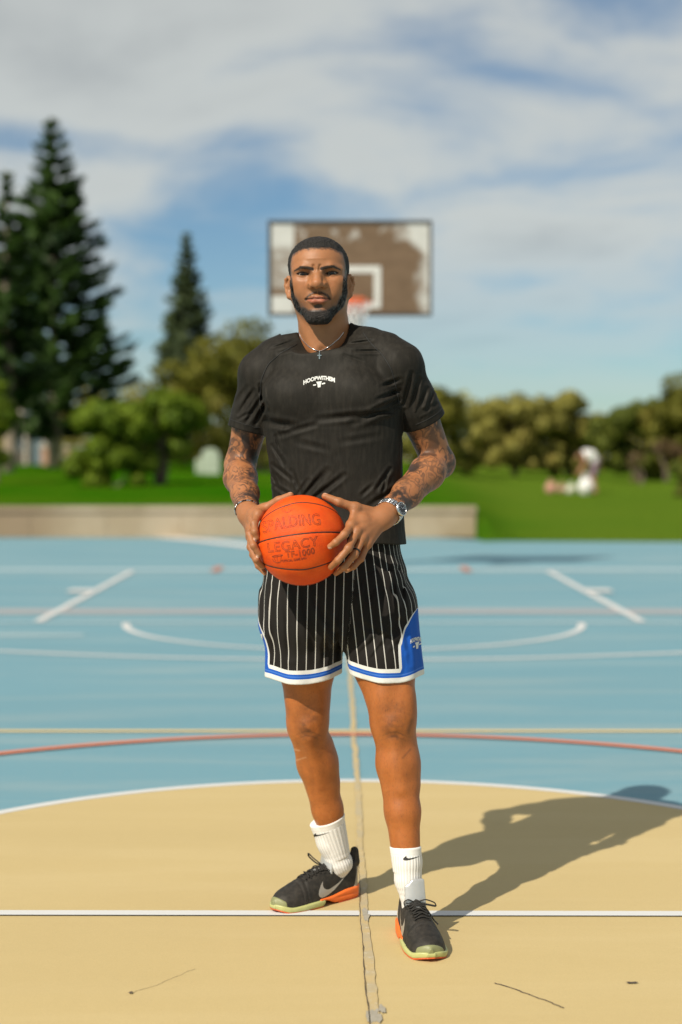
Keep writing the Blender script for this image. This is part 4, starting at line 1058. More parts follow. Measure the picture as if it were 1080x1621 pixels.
for fn, H_, K_, An_ in ((leg_R, HR, KR, AR), (leg_L, HL, KL, AL)):
    pts = np.array([H_ - A(0, 0, .08), K_, An_]); v, f = surf(fn, pts.min(0) - .10, pts.max(0) + A(.11, .11, .02), .0030)
    PARTS.append((v, f, {'col': leg_cols(v, K_, An_, SC_R if fn is leg_R else SC_L), 'tat': np.zeros(len(v), f32), 'fuzz': sstep(v[:, 2], .98, .60)}))
# ------------------------------------------------------------------ clothes
cyw, syw = math.cos(YAW), math.sin(YAW)
def zof(y, Y=YT): return float(P(540, y, Y)[2])
ys_ = np.array([520, 560, 600, 640, 680, 720, 760, 800, 850, 900, 960], float)
tz = np.array([zof(y) for y in ys_])[::-1].astype(f32)
pxm = 2408. / YT
tcx = ((np.array([517, 520, 524, 526, 527, 531, 533.5, 534.5, 533, 530, 529]) - 540) / pxm)[::-1].astype(f32)
ta = (np.array([70, 92, 104, 112, 108, 104, 101.5, 101, 102, 112, 118]) / pxm)[::-1].astype(f32)
tb_ = np.array([.068, .082, .097, .109, .110, .104, .100, .101, .110, .120, .126])[::-1].astype(f32)
def torso_uv(p):
    z = p[:, 2]; cx = np.interp(z, tz, tcx); cy = YT + .01 + 0 * z
    dx, dy = p[:, 0] - cx, p[:, 1] - cy
    return (dx * cyw - dy * syw).astype(f32), (dx * syw + dy * cyw).astype(f32)      # u to photo right, w backwards
def trunk(p, off=0.0):
    u, w_ = torso_uv(p); z = p[:, 2]
    a = np.interp(z, tz, ta).astype(f32) + off; b = np.interp(z, tz, tb_).astype(f32) + off
    q = (np.abs(u / a) ** 2.35 + np.abs(w_ / b) ** 2.35 + 1e-9) ** (1 / 2.35)
    return (q - 1) * (a + b) * .5 * .8
def uvz(p):
    u, w_ = torso_uv(p); return np.stack([u, w_, p[:, 2]], 1).astype(f32)
ZC = zof(632); 
def chest(p, off=0.0):
    d = trunk(p, off)
    m = uvz(p); mm = m.copy(); mm[:, 0] = np.abs(m[:, 0] + .004)
    d = smin(d, ell(mm, (.086, -.076, ZC + .004), (.086 + off, .050 + off, .066 + off)), .035)
    top = zof(556)
    nb = from_head(NK1[None])[0]
    d = smax(d, p[:, 2] - top - .012, .03)
    for S, tr in ((SR, [J(482, 545, 4.335), J(458, 552, 4.340), J(434, 566, 4.345)]), (SL, [J(556, 537, 4.310), J(586, 546, 4.290), J(612, 556, 4.270)])):
        d = smin(d, chain(p, tr + [S + A(0, 0, .006)], [.036 + off, .039 + off, .043 + off, .050 + off], .02), .040)
        d = smin(d, np.sqrt(((p - S) ** 2).sum(1)) - .056 - off, .03)
    return d
def collar_e(p):
    """height over the edge of the T-shirt's neck opening, and the distance to the neck"""
    q = to_head(p); nq = neck_q(q); dx, dy = q[:, 0] - .012, q[:, 1] - .040
    cs = -dy / np.sqrt(dx * dx + dy * dy + 1e-6)
    zedge = -.142 - .070 * sstep(cs, .15, .98) + .014 * sstep(cs, -.2, -.9) + .16 * dx
    return q[:, 2] - zedge, nq
def inner(p):      # the trunk under the clothes
    d = chest(p, -.012)
    d = smin(d, cone(p, HR + A(.02, 0, .02), HL + A(-.02, 0, .02), .070, .070), .03)
    e, nq = collar_e(p); d = smax(d, np.where((p[:, 2] > zof(610)) & (nq < .07), e + .016, -1.), .004)
    return smax(d, zof(940) - p[:, 2], .02)
v, f = surf(inner, (-.30, 4.05, zof(945)), (.32, 4.52, zof(535)), .008)
PARTS.append((v, f, {'col': np.tile(SKIN, (len(v), 1)), 'tat': np.zeros(len(v), f32)}))

M_SKIN, t = new_mat('skin'); pos = world_pos(t)
col = t.n('ShaderNodeAttribute', dict(attribute_name='col')).outputs['Color']
tat = t.n('ShaderNodeAttribute', dict(attribute_name='tat')).outputs['Fac']
wv = t.noise(pos, 16.0, 3, .6); 
warp = t.n('ShaderNodeTexNoise', None, Vector=pos, Scale=13.0).outputs['Color']
wp = t.n('ShaderNodeVectorMath', dict(operation='MULTIPLY_ADD'), i0=warp, i1=(.055, .055, .055), i2=pos).outputs[0]
iso = t.noise(wp, 15.0, 2.0, .5)
saw1 = t.math('ABSOLUTE', t.math('SUBTRACT', t.math('FRACT', t.math('MULTIPLY', iso, 9.0)), .5))
lines1 = t.math('MULTIPLY', t.math('SUBTRACT', 1.0, t.ramp(saw1, .07, .21)), t.ramp(t.noise(pos, 19.0, 2, .5), .36, .5))
iso2 = t.noise(t.mapping(wp, (1, 1, .55), (4, 1, 2)), 30.0, 1.5, .5)
saw2 = t.math('ABSOLUTE', t.math('SUBTRACT', t.math('FRACT', t.math('MULTIPLY', iso2, 7.0)), .5))
lines2 = t.math('MULTIPLY', t.math('SUBTRACT', 1.0, t.ramp(saw2, .08, .22)), t.ramp(t.noise(pos, 15.0, 2, .5), .60, .46))
blot = t.math('MULTIPLY', t.ramp(t.noise(wp, 17.0, 4, .60), .50, .60), .92)
ink = t.math('MAXIMUM', t.math('MULTIPLY', lines1, .80), t.math('MAXIMUM', t.math('MULTIPLY', lines2, .75), blot))
ink = t.math('MULTIPLY', t.math('MULTIPLY', ink, tat), t.math('ADD', .62, t.math('MULTIPLY', t.ramp(t.noise(pos, 9.0, 2, .5), .38, .58), .38)))
pores = t.noise(pos, 900.0, 2, .6); mott = t.noise(pos, 120.0, 4, .65)
c = t.mix(.20, col, t.mix(mott, (.2, .2, .2), (.8, .8, .8)), 'OVERLAY')
fz = t.n('ShaderNodeAttribute', dict(attribute_name='fuzz')).outputs['Fac']
hairs = t.ramp(t.noise(t.mapping(pos, (1, 1, .22)), 520.0, 2, .6), .56, .68)
c = t.mix(t.math('MULTIPLY', t.math('MULTIPLY', hairs, fz), .42), c, (.10, .040, .016))
c = t.mix(ink, c, (.020, .018, .018))
principled(t, c, t.math('SUBTRACT', t.math('ADD', .40, t.math('MULTIPLY', mott, .18)), t.math('MULTIPLY', fz, .05)), t.bump(t.math('ADD', pores, t.math('MULTIPLY', mott, 1.2)), .26, .0014), .42, 0, .10)
v, f, at_ = join(PARTS)
mesh_np('body', v, f, M_SKIN, PLAYER, True, at_)

# ---- hair, beard, eyes
def hair_mat(name, col, sc):
    m, t = new_mat(name); pos = world_pos(t); n = t.noise(pos, sc, 3, .7); vo = t.n('ShaderNodeTexVoronoi', None, Vector=pos, Scale=sc * .8).outputs['Distance']
    principled(t, t.mix(t.ramp(n, .35, .7), tuple(x * .45 for x in col), tuple(x * 2.6 for x in col)), .62, t.bump(t.math('ADD', n, vo), .8, .003), .35)
    return m
M_HAIR = hair_mat('hair_black', (.0125, .010, .0085), 420.0)
v, f = surf(hair_sdf, HO - A(.09, .12, .065), HO + A(.09, .12, .12), .0017, newton=1); mesh_np('hair', v, f, M_HAIR, PLAYER)
v, f = surf(beard_sdf, HO - A(.085, .125, .16), HO + A(.085, .05, .02), .0016, newton=1); mesh_np('beard', v, f, M_HAIR, PLAYER)
M_EYE, t = new_mat('eye'); 
ec = t.n('ShaderNodeAttribute', dict(attribute_name='col')).outputs['Color']; principled(t, ec, .15, None, .4)
for s in (-1, 1):
    c0 = EYE * A(s, 1, 1); k = 28; th_ = np.linspace(0, np.pi, 29); ph_ = np.linspace(0, 2 * np.pi, k, endpoint=False)
    pv = np.array([(math.sin(a) * math.cos(b), -math.cos(a), math.sin(a) * math.sin(b)) for a in th_ for b in ph_], f32)
    g = A(.02 * 0, -1, -.06); g = g / np.linalg.norm(g); an_ = np.degrees(np.arccos(np.clip(pv @ g, -1, 1)))[:, None]
    cc = np.where(an_ < 13, A(.004, .004, .004), np.where(an_ < 33, A(.022, .010, .006), A(.20, .165, .14)))
    q = np.array([(i * k + j, i * k + (j + 1) % k, (i + 1) * k + (j + 1) % k, (i + 1) * k + j) for i in range(28) for j in range(k)])
    mesh_np('eye', from_head(c0 + pv * .0125), q[:, ::-1], M_EYE, PLAYER, True, {'col': cc.astype(f32)})

# ---- T-shirt
HEM_Z = zof(859)
SEND_R, SEND_L = J(390.5, 681, 4.36), J(673, 667, 4.30)
COL_C = from_head(A(.012, .040, -.186)[None])[0]
def crease(px, a, b, w, depth, bulge=.6):
    """displacement of a fold between two photo points: a groove with raised lips"""
    a = np.asarray(a, f32); b = np.asarray(b, f32); ba = b - a; q = px - a; t = np.clip(q @ ba / (ba @ ba), 0, 1)
    e = q - t[:, None] * ba; d = np.sqrt((e * e).sum(1)); fade = np.clip(np.sin(np.pi * np.clip(t * .86 + .07, 0, 1)), 0, 1) ** .7
    x = d / w
    return fade * depth * (-np.exp(-x * x) + bulge * np.exp(-(x - 1.5) ** 2 * 1.6))
SHIRT_FOLDS = [ # (from, to, half width px, depth m)
    ((424, 668), (470, 676), 7, .0035), ((440, 690), (500, 672), 5, .0022), ((505, 664), (590, 655), 6, .0030), ((560, 668), (632, 640), 7, .0038),
    ((598, 632), (632, 618), 4, .0030), ((592, 648), (634, 632), 4, .0032), ((604, 612), (634, 600), 4, .0024), ((586, 655), (628, 652), 3.5, .0022),
    ((432, 705), (450, 735), 4, .0026), ((436, 690), (444, 715), 3, .0022), ((432, 735), (462, 760), 4, .0022), ((431, 752), (440, 772), 3, .0018),
    ((478, 790), (518, 745), 6, .0038), ((494, 792), (545, 752), 5, .0034), ((470, 786), (488, 760), 4, .0022), ((462, 745), (478, 785), 4, .0016),
    ((596, 775), (618, 742), 4, .0030), ((606, 780), (612, 755), 3, .0026), ((572, 785), (590, 768), 4, .0020), ((585, 800), (630, 772), 5, .0026),
    ((590, 822), (634, 806), 5, .0022), ((432, 768), (470, 790), 4, .0020), ((540, 700), (600, 690), 6, .0014), ((470, 700), (520, 712), 6, .0014),
    ((470, 538), (430, 552), 3, .0020), ((474, 548), (440, 560), 3, .0018), ((552, 545), (590, 540), 3.5, .0026), ((560, 556), (600, 556), 3, .0022), ((545, 562), (575, 572), 3, .0014),
    ((640, 640), (652, 590), 4, .0040), ((650, 655), (664, 600), 4, .0042), ((660, 660), (676, 615), 4, .0034), ((676, 652), (686, 620), 3.5, .0022), ((646, 664), (690, 640), 4, .0026),
    ((378, 655), (402, 618), 4, .0026), ((390, 668), (414, 630), 4, .0034), ((404, 672), (420, 640), 4, .0036), ((372, 640), (392, 612), 4, .0018), ((376, 664), (398, 652), 3, .0016), ((420, 652), (412, 610), 4, .0030)]
def folds(p, lst):
    px = to_px(p); d = np.zeros(len(p), f32); front = sstep(p[:, 1], 4.42, 4.30)
    for a, b, w_, dp in lst: d += crease(px, a, b, w_ * .85, dp * 1.55)
    return d * front
def shirt_core(p):
    d = chest(p, .006)
    d = np.minimum(d, np.maximum(trunk(p, .006 + .008 * sstep(p[:, 2], zof(800), HEM_Z)), p[:, 2] - zof(700)))
    for S, E_, r0, r1 in ((SR, SEND_R, .0565, .0550), (SL, SEND_L, .0580, .0610)):
        d = smin(d, cone(p, S, E_ + (E_ - S) * .12, r0, r1), .020)
    return d
def shirt(p):
    d = shirt_core(p)
    d = d - folds(p, SHIRT_FOLDS)
    d = d - .0011 * vnoise(p * A(1, 1, .5), 34., 11) - .0006 * vnoise(p * A(1, 1, .6), 80., 12)
    pr = .5 + .5 * np.sin(torso_uv(p)[0] * 60 + 3 * vnoise(p, 6., 4)); d = d - .0022 * pr * sstep(p[:, 2], HEM_Z + .10, HEM_Z) 
    d = smax(d, HEM_Z + .004 * np.sin(p[:, 0] * 23) - p[:, 2], .003)
    # sleeve ends: hollow, square to the arm
    for S, E_, fn in ((SR, SEND_R, armc_R), (SL, SEND_L, armc_L)):
        ax = (E_ - S) / np.linalg.norm(E_ - S); h_ = (p - E_) @ ax
        rad = np.sqrt(np.maximum(((p - E_) ** 2).sum(1) - h_ * h_, 0)); near = (rad < .088) & (h_ > -.14)
        i = np.nonzero(near)[0]
        if len(i) == 0: continue
        di, hi, ar = d[i], h_[i], fn(p[i])
        di = np.minimum(di, ar - .0050)
        di = smax(np.where(hi < .10, np.maximum(di, -9), di), hi, .003)
        d[i] = smax(di, -np.maximum(np.maximum(di + .0050, ar - .0036), -.035 - hi), .002)
    # neck opening with a ribbed collar that hugs the neck
    e, nq = collar_e(p)
    top = p[:, 2] > zof(605)
    coll = smax(nq - .0062 + .0012 * sstep(np.abs(e + .0155), .0022, .0), e, .003)
    coll = smax(coll, -e - .07, .01)
    d = np.where(top, smin(d, coll, .014), d)
    d = smax(d, np.where(top & (nq < .05), e, -1.), .003)
    return smax(d, -np.maximum(nq - .0030, -e - .020), .002)
def cloth_mat(name, dark, lite, rough=.62, sheen=.03, wsc=1300.):
    m, t = new_mat(name); pos = world_pos(t)
    wv_ = t.noise(t.mapping(pos, (1, 1, .35)), wsc * .35, 2, .5); n = t.noise(pos, 9.0, 4, .6); lint = t.ramp(t.noise(t.mapping(pos, (1, 1, .25)), 330.0, 2, .6), .68, .8)
    st_ = t.noise(t.mapping(pos, (1, 1, .16)), 95.0, 3, .6); c = t.mix(n, dark, lite); c = t.mix(t.math('MULTIPLY', t.ramp(st_, .40, .66), .35), c, tuple(x * 1.9 for x in lite)); c = t.mix(t.math('MULTIPLY', lint, .06), c, (.25, .22, .18))
    p = principled(t, c, rough, t.bump(wv_, .30, .0014), .14); p.inputs['Sheen Weight'].default_value = sheen; p.inputs['Sheen Roughness'].default_value = .35
    p.inputs['Sheen Tint'].default_value = (.8, .7, .6, 1)
    return m
M_SHIRT = cloth_mat('tshirt_black', (.0120, .0103, .0080), (.0175, .0150, .0116))
v, f = surf(shirt, (-.335, 4.08, HEM_Z - .02), (.335, 4.52, zof(495)), .0030, newton=2)
tshirt = mesh_np('t_shirt', v, f, M_SHIRT, PLAYER)
M_SEAM = mat_plain('seam_thread', (.010, .009, .008), .7, var=.2)
def seam(name, px, parent, fn, mat, r=.0016, n=40, lift=.0004, k=6):
    px = np.asarray(px, float); s = np.r_[0, np.cumsum(np.linalg.norm(np.diff(px, axis=0), axis=1))]; u = np.linspace(0, s[-1], n)
    # smooth through the points
    q = np.stack([np.interp(u, s, px[:, i]) for i in (0, 1)], 1)
    for _ in range(3): q[1:-1] = .25 * q[:-2] + .5 * q[1:-1] + .25 * q[2:]
    v = raycast(fn, q); v, g = project(fn, v, 2); mb = MB(); mb.tube(v + g * lift, r, k); return mb.build(name, mat, parent, True)
seam('seam', [(470, 545), (446, 558), (424, 577), (414, 600), (411, 630), (414, 655)], tshirt, shirt, M_SEAM)
seam('seam', [(575, 527), (588, 545), (606, 562), (620, 585), (627, 612), (632, 640)], tshirt, shirt, M_SEAM)
for S, E_ in ((SR, SEND_R), (SL, SEND_L)):
    ax = (E_ - S) / np.linalg.norm(E_ - S); c = E_ - ax * .020
    u = np.cross(ax, A(0, 1, 0)); u /= np.linalg.norm(u); w_ = np.cross(ax, u); a = np.linspace(math.pi * 1.06, math.pi * 1.94, 26)
    pv = (c + .062 * (np.cos(a)[:, None] * u + np.sin(a)[:, None] * w_)).astype(f32); pv = pv if pv[len(pv) // 2][1] < c[1] else (c + .062 * (np.cos(a)[:, None] * u - np.sin(a)[:, None] * w_)).astype(f32)
    pv, g = project(shirt, pv, 6); MB().tube(pv + g * .0002, .0009, 6).build('seam', M_SEAM, tshirt, True)

# ---- flat print: strokes and shapes laid on a surface
def text_tris(txt, size=1.0, bold=0.0, shear=0.0, spacing=1.0, res=3):
    cu = bpy.data.curves.new('print', 'FONT'); cu.body = txt; cu.size = size; cu.offset = bold; cu.shear = shear; cu.space_character = spacing; cu.resolution_u = res
    cu.align_x = 'CENTER'; cu.align_y = 'CENTER'
    o = bpy.data.objects.new('print', cu); COL.objects.link(o); dg = bpy.context.evaluated_depsgraph_get(); me = o.evaluated_get(dg).to_mesh()
    v = np.array([tuple(x.co) for x in me.vertices]); me.calc_loop_triangles(); tr = np.array([tuple(x.vertices) for x in me.loop_triangles])
    o.evaluated_get(dg).to_mesh_clear(); bpy.data.objects.remove(o); bpy.data.curves.remove(cu)
    return v[:, :2], tr
def subdiv(v, tr, maxlen):
    for _ in range(4):
        e = np.linalg.norm(v[tr] - v[np.roll(tr, -1, 1)], axis=2).max(1); big = e > maxlen
        if not big.any(): break
        n = len(v); ab = v[tr[big]]; mid = (ab + np.roll(ab, -1, 1)) / 2; m = mid.reshape(-1, v.shape[1]); i = n + np.arange(len(m)).reshape(-1, 3); t0 = tr[big]
        new = np.concatenate([np.c_[t0[:, 0], i[:, 0], i[:, 2]], np.c_[i[:, 0], t0[:, 1], i[:, 1]], np.c_[i[:, 2], i[:, 1], t0[:, 2]], i])
        v = np.concatenate([v, m]); tr = np.concatenate([tr[~big], new])
    return v, tr
def poly_tris(pts):
    from mathutils.geometry import tessellate_polygon
    return np.array(pts, float), np.array(tessellate_polygon([[Vector((x, y, 0)) for x, y in pts]]))
def merge2(lst):
    v, t_, n = [], [], 0
    for a, b in lst: v.append(a); t_.append(b + n); n += len(a)
    return np.concatenate(v), np.concatenate(t_)
def print_on(name, v2, tr, place, fn, parent, mat, lift=.0010, maxlen=.006, Y=None):
    """place maps 2-D print coordinates to photo pixels; the print follows the surface fn"""
    px = place(v2); pv = np.array([P(x, y, 4.1) for x, y in px])
    pv, tr = subdiv(pv, tr, maxlen); px = to_px(pv.astype(f32))
    v = raycast(fn, px); v, g = project(fn, v, 2)
    o = mesh_np(name, v + g * lift, tr, mat, parent, True); return o
M_PRINT_W = mat_plain('print_white', (.66, .65, .62), .6, var=.05)
tv, tt = text_tris('HOOPWITHEM', 1.0, .040, 0, .98); W0 = tv[:, 0].max() - tv[:, 0].min(); H0 = tv[:, 1].max() - tv[:, 1].min()
tv = tv / (W0 / 2)
def arch(v2):
    x, y = v2[:, 0], v2[:, 1]; asp = W0 / 2 / H0
    return np.stack([505.5 + 25.0 * x, 603.0 - 6.2 * (1 - x * x) * .9 - 2.0 * x + 1.5 - y * asp * 6.6 * (1 + .12 * x * x)], 1)
print_on('lettering', tv, tt, arch, shirt, tshirt, M_PRINT_W)
net_poly = [(-5.3, -4.5), (5.3, -5.6), (3.2, -.5), (2.6, 5.2), (-2.4, 5.7), (-3.0, 0)]
bits = [poly_tris(net_poly), poly_tris([(-10.8, .6), (-5.6, -.2), (-5.4, 1.9), (-10.5, 2.9)]), poly_tris([(5.0, -1.7), (11.0, -3.2), (11.2, -.9), (5.2, .4)])]
for bv_, bt_ in bits: print_on('logo', bv_, bt_, lambda v2: v2 * .88 + np.array((505.3, 608.5)), shirt, tshirt, M_PRINT_W)

# ---- shorts
CROTCH = J(549, 1022, 4.27)
LEGS = [dict(top=HR + A(-.002, 0, .05), hem=J(478.5, 1070, 4.315), r0=.108, r1=(.1105, .104)), dict(top=HL + A(.004, 0, .05), hem=J(612, 1068, 4.225), r0=.108, r1=(.1040, .104))]
def leg_tube(p, L):
    a, b = L['top'], L['hem'] + A(0, 0, -.02); t_ = np.clip((a[2] - p[:, 2]) / (a[2] - b[2]), -.5, 1.2)[:, None]
    c = a + (b - a) * t_; d = p - c; rx = L['r0'] + (L['r1'][0] - L['r0']) * t_[:, 0]; ry = L['r0'] + (L['r1'][1] - L['r0']) * t_[:, 0]
    ry = ry * (1 - .0)
    q = np.sqrt((d[:, 0] / rx) ** 2 + (d[:, 1] / ry) ** 2 + 1e-9)
    return (q - 1) * np.minimum(rx, ry), d, t_[:, 0]
SHORT_FOLDS = [((452, 940), (460, 1040), 7, .003), ((480, 930), (500, 1050), 8, .0035), ((430, 930), (436, 1050), 6, .002), ((546, 930), (528, 1055), 7, .004), ((500, 950), (540, 1020), 7, .0035),
    ((560, 950), (552, 1030), 5, .003), ((565, 1050), (600, 1005), 7, .0045), ((590, 1052), (632, 985), 8, .004), ((580, 900), (600, 1040), 8, .003), ((612, 880), (628, 1000), 7, .0035), ((630, 900), (640, 960), 5, .003),
    ((600, 890), (560, 1000), 8, .003), ((640, 980), (650, 1050), 5, .002), ((520, 1000), (510, 1060), 6, .0025), ((415, 910), (420, 1000), 5, .002), ((570, 985), (640, 1030), 6, .0025)]
SH_TOP = zof(838)
def shorts_core(p):
    z = p[:, 2]
    legs = smin(smax(leg_tube(p, LEGS[0])[0], z - zof(930), .05), smax(leg_tube(p, LEGS[1])[0], z - zof(930), .05), .014)
    pel = smax(trunk(p, .003 - .008 * sstep(z, zof(905), zof(868))), CROTCH[2] + .012 - z, .060)
    return smin(pel, legs, .040)
def hem_h(p):
    """height over the hem, which dips at the outer sides"""
    L = np.where(p[:, 0] < CROTCH[0], LEGS[0]['hem'][0], LEGS[1]['hem'][0]); zr = np.where(p[:, 0] < CROTCH[0], LEGS[0]['hem'][2], LEGS[1]['hem'][2])
    x = p[:, 0] - L; up = np.where(p[:, 0] < CROTCH[0], x, -x)            # + towards the inner thigh
    return p[:, 2] - (zr - .010 + .10 * np.maximum(up, 0) ** 1 * .20 + .35 * np.maximum(up - .02, 0) ** 1.3 + .012 * sstep(-up, .03, .10))
def shorts(p):
    d = shorts_core(p)
    d = d - folds(p, SHORT_FOLDS)
    d = d - .0016 * vnoise(p * A(1, 1, .35), 26., 21) - .0006 * vnoise(p * A(1, 1, .5), 75., 22)
    for L in LEGS:
        dd = p - L['hem']; an_ = np.arctan2(dd[:, 1], dd[:, 0]); m_ = sstep(p[:, 2], L['hem'][2] + .16, L['hem'][2])
        near = (p[:, 0] < CROTCH[0]) == (L is LEGS[0]); d = d - np.where(near, .0032 * m_ * np.sin(an_ * 7 + 1.3) , 0)
    h_ = hem_h(p)
    d = np.minimum(d, np.maximum(np.minimum(leg_R(p), leg_L(p)) - .0055, p[:, 2] - zof(900)))
    d = smax(d, -h_, .003)
    d = smax(d, -np.maximum(d + .0060, h_ - .07), .002)
    return smax(d, p[:, 2] - SH_TOP, .004)
v, f = surf(shorts, (-.275, 4.06, zof(1100)), (.275, 4.50, SH_TOP + .01), .0030)
hemv = hem_h(v)
# pinstripe coordinate: arc length round each leg's axis
st = np.zeros(len(v), f32)
for i, L in enumerate(LEGS):
    dd, d3, t_ = leg_tube(v, L); an_ = np.arctan2(d3[:, 0], -d3[:, 1]); r_m = (L['r0'] + L['r1'][0]) / 2
    sel = (v[:, 0] < CROTCH[0] + .10 * (v[:, 2] - CROTCH[2]) * (v[:, 2] > CROTCH[2])) == (i == 0)
    s_in = 1 if i == 0 else -1; inner_side = (d3[:, 0] * s_in > 0) & (d3[:, 1] < 0)
    arc_ = np.where(inner_side, d3[:, 0] * 1.06, an_ * r_m)
    st[sel] = arc_[sel] + (0 if i == 0 else .0115)
px_v = to_px(v)
# side panels (blue, piped in white): signed distance to their outline, measured round the leg
panR = np.full(len(v), -1., f32)
for i, L in enumerate(LEGS):
    s_ = -1 if i == 0 else 1; dd, d3, t_ = leg_tube(v, L); an_ = np.arctan2(s_ * d3[:, 0], -d3[:, 1]) * .107   # arc from the front, growing outwards
    c_arc = .107 * (math.pi / 2 + (.33 if i == 0 else -.16)) ; hh_ = hemv
    top = .184; u_ = np.abs(an_ - c_arc); wdt = .104 if i == 1 else .090
    prof_ = wdt * np.clip(1 - np.clip((hh_ - .035) / (top - .035), 0, 1) ** 3.0, 0, 1) ** .62 + .022 * np.clip((.04 - hh_) / .04, 0, 1)
    e_ = prof_ - u_; e_ = np.where(hh_ > top, -.02, e_)
    sel = (v[:, 0] < CROTCH[0]) == (i == 0); panR = np.where(sel, e_, panR)
M_SHORTS, t = new_mat('shorts_cloth'); pos = world_pos(t)
fa = lambda n: t.n('ShaderNodeAttribute', dict(attribute_name=n)).outputs['Fac']
st_, hm_, pn_ = fa('stripe'), fa('hem'), fa('panel')
mesh_ = t.noise(pos, 620., 2, .6); big = t.noise(pos, 10., 4, .6)
blk = t.mix(big, (.0105, .0092, .0082), (.0165, .0142, .0124))
saw = t.math('ABSOLUTE', t.math('SUBTRACT', t.math('FRACT', t.math('DIVIDE', st_, .0262)), .5))
pin = t.math('SUBTRACT', 1.0, t.ramp(saw, .038, .056))
c = t.mix(pin, blk, (.52, .50, .46))
WH, BL = (.66, .65, .62), (.012, .090, .42)
def band(lo, hi, src): return t.math('MULTIPLY', t.math('GREATER_THAN', src, lo), t.math('LESS_THAN', src, hi))
c = t.mix(t.math('GREATER_THAN', pn_, -.0085), c, WH); c = t.mix(t.math('GREATER_THAN', pn_, 0.0), c, BL)
nopan = t.math('LESS_THAN', pn_, .0)
c = t.mix(t.math('MULTIPLY', t.math('LESS_THAN', hm_, .0395), nopan), c, WH)
c = t.mix(t.math('LESS_THAN', hm_, .0365), c, t.mix(nopan, BL, WH))
c = t.mix(band(.0150, .0285, hm_), c, BL)
c = t.mix(t.math('LESS_THAN', hm_, .0150), c, WH)
c = t.mix(t.math('MULTIPLY', band(.0203, .0232, hm_), .55), c, (.10, .22, .60))
p_ = principled(t, c, .75, t.bump(mesh_, .35, .0014), .14); p_.inputs['Sheen Weight'].default_value = .06; p_.inputs['Sheen Roughness'].default_value = .35
fm = np.where((panR[f].max(1) > -.008) & (hemv[f].max(1) > .016), 2, np.where(hemv[f].mean(1) < .0395, 1, 0))
fs_left = px_v[f][:, :, 0].mean(1) < 549
def sub_mesh(name, sel, parent):
    ff = f[sel]; ids, inv = np.unique(ff, return_inverse=True)
    return mesh_np(name, v[ids], inv.reshape(ff.shape), M_SHORTS, parent, True, {'stripe': st[ids], 'hem': hemv[ids], 'panel': panR[ids]})
def keep_normals(): pass
SH = sub_mesh('shorts', fm == 0, PLAYER)
for side in (True, False):
    hb = sub_mesh('hem_band', (fm == 1) & (fs_left == side), SH)
    pn = sub_mesh('side_panel', (fm == 2) & (fs_left == side), SH)
    pn['label'] = 'blue panel piped in white at the side of the leg'
tv2 = tv.copy()
ob_ = print_on('lettering', tv2, tt, lambda v2: np.stack([659 + 9.5 * v2[:, 0], 1014.5 - 1.6 * v2[:, 0] - 2.2 * (1 - v2[:, 0] ** 2) - v2[:, 1] * W0 / 2 / H0 * 7.0], 1), shorts, SH, M_PRINT_W, .0012, .004)
for bv_, bt_ in bits: print_on('logo', bv_, bt_, lambda v2: np.stack([660 + v2[:, 0] * .62, 1021.5 + v2[:, 1] * 1.0 - .1 * v2[:, 0]], 1), shorts, SH, M_PRINT_W, .0012, .004)
print_on('logo', *poly_tris([(413.0, 1004), (415.6, 1003), (416.4, 1012), (414.0, 1012)]), lambda v2: v2, shorts, SH, M_PRINT_W, .0012, .004)
# ------------------------------------------------------------------ the basketball
def basis(n, up):
    n = np.asarray(n, float); n /= np.linalg.norm(n); r_ = np.cross(up, n); r_ /= np.linalg.norm(r_); return r_, np.cross(n, r_), n
toc = np.array((0, 0, CAM_H)) - BALL
br_, bu_, bn_ = basis(toc, (0, 0, 1.0))
roll, pit = math.radians(6.3), math.radians(8.0)
r2_ = br_ * math.cos(roll) + bu_ * math.sin(roll); u2_ = bu_ * math.cos(roll) - br_ * math.sin(roll)
n3_ = bn_ * math.cos(pit) + u2_ * math.sin(pit); u3_ = u2_ * math.cos(pit) - bn_ * math.sin(pit)
BF = np.stack([r2_, u3_, n3_], 1)              # columns: along the seam, across it, outwards to the camera
def seam_curves():
    a = np.linspace(0, 2 * np.pi, 181); out = [np.stack([np.sin(a), 0 * a, np.cos(a)], 1), np.stack([0 * a + 0, np.cos(a), np.sin(a)], 1)[:, [0, 1, 2]]]
    out[1] = np.stack([np.cos(a), np.sin(a), 0 * a], 1)        # second great circle, square to the first, out of sight round the edge
    t = np.linspace(-1, 1, 91); th = math.radians(118); 
    for sgn in (1, -1):
        for fl in (0, 1):
            el = sgn * math.radians(47.5) * np.cos(t * np.pi / 2) ** .62; az = t * th * (.62 + .38 * np.abs(t)) + fl * np.pi
            if fl: continue
            out.append(np.stack([np.cos(el) * np.sin(az), np.sin(el), np.cos(el) * np.cos(az)], 1))
    return out
SEAMS = seam_curves()
allp = np.concatenate([c for c in SEAMS]).astype(f32)
nu, nv = 220, 111
th_ = np.linspace(0, np.pi, nv); ph_ = np.linspace(0, 2 * np.pi, nu, endpoint=False)
dv = np.array([(math.sin(a) * math.cos(b), math.cos(a), math.sin(a) * math.sin(b)) for a in th_ for b in ph_], f32)
dist = np.full(len(dv), 9., f32)
for i in range(0, len(dv), 2000): dist[i:i + 2000] = np.sqrt(np.maximum(2 - 2 * (dv[i:i + 2000] @ allp.T).max(1), 0)) * BALL_R
rad = BALL_R - .0016 * np.exp(-(dist / .0032) ** 2)
q = np.array([(i * nu + j, i * nu + (j + 1) % nu, (i + 1) * nu + (j + 1) % nu, (i + 1) * nu + j) for i in range(nv - 1) for j in range(nu)])
M_BALL, t = new_mat('ball_leather'); pos = world_pos(t)
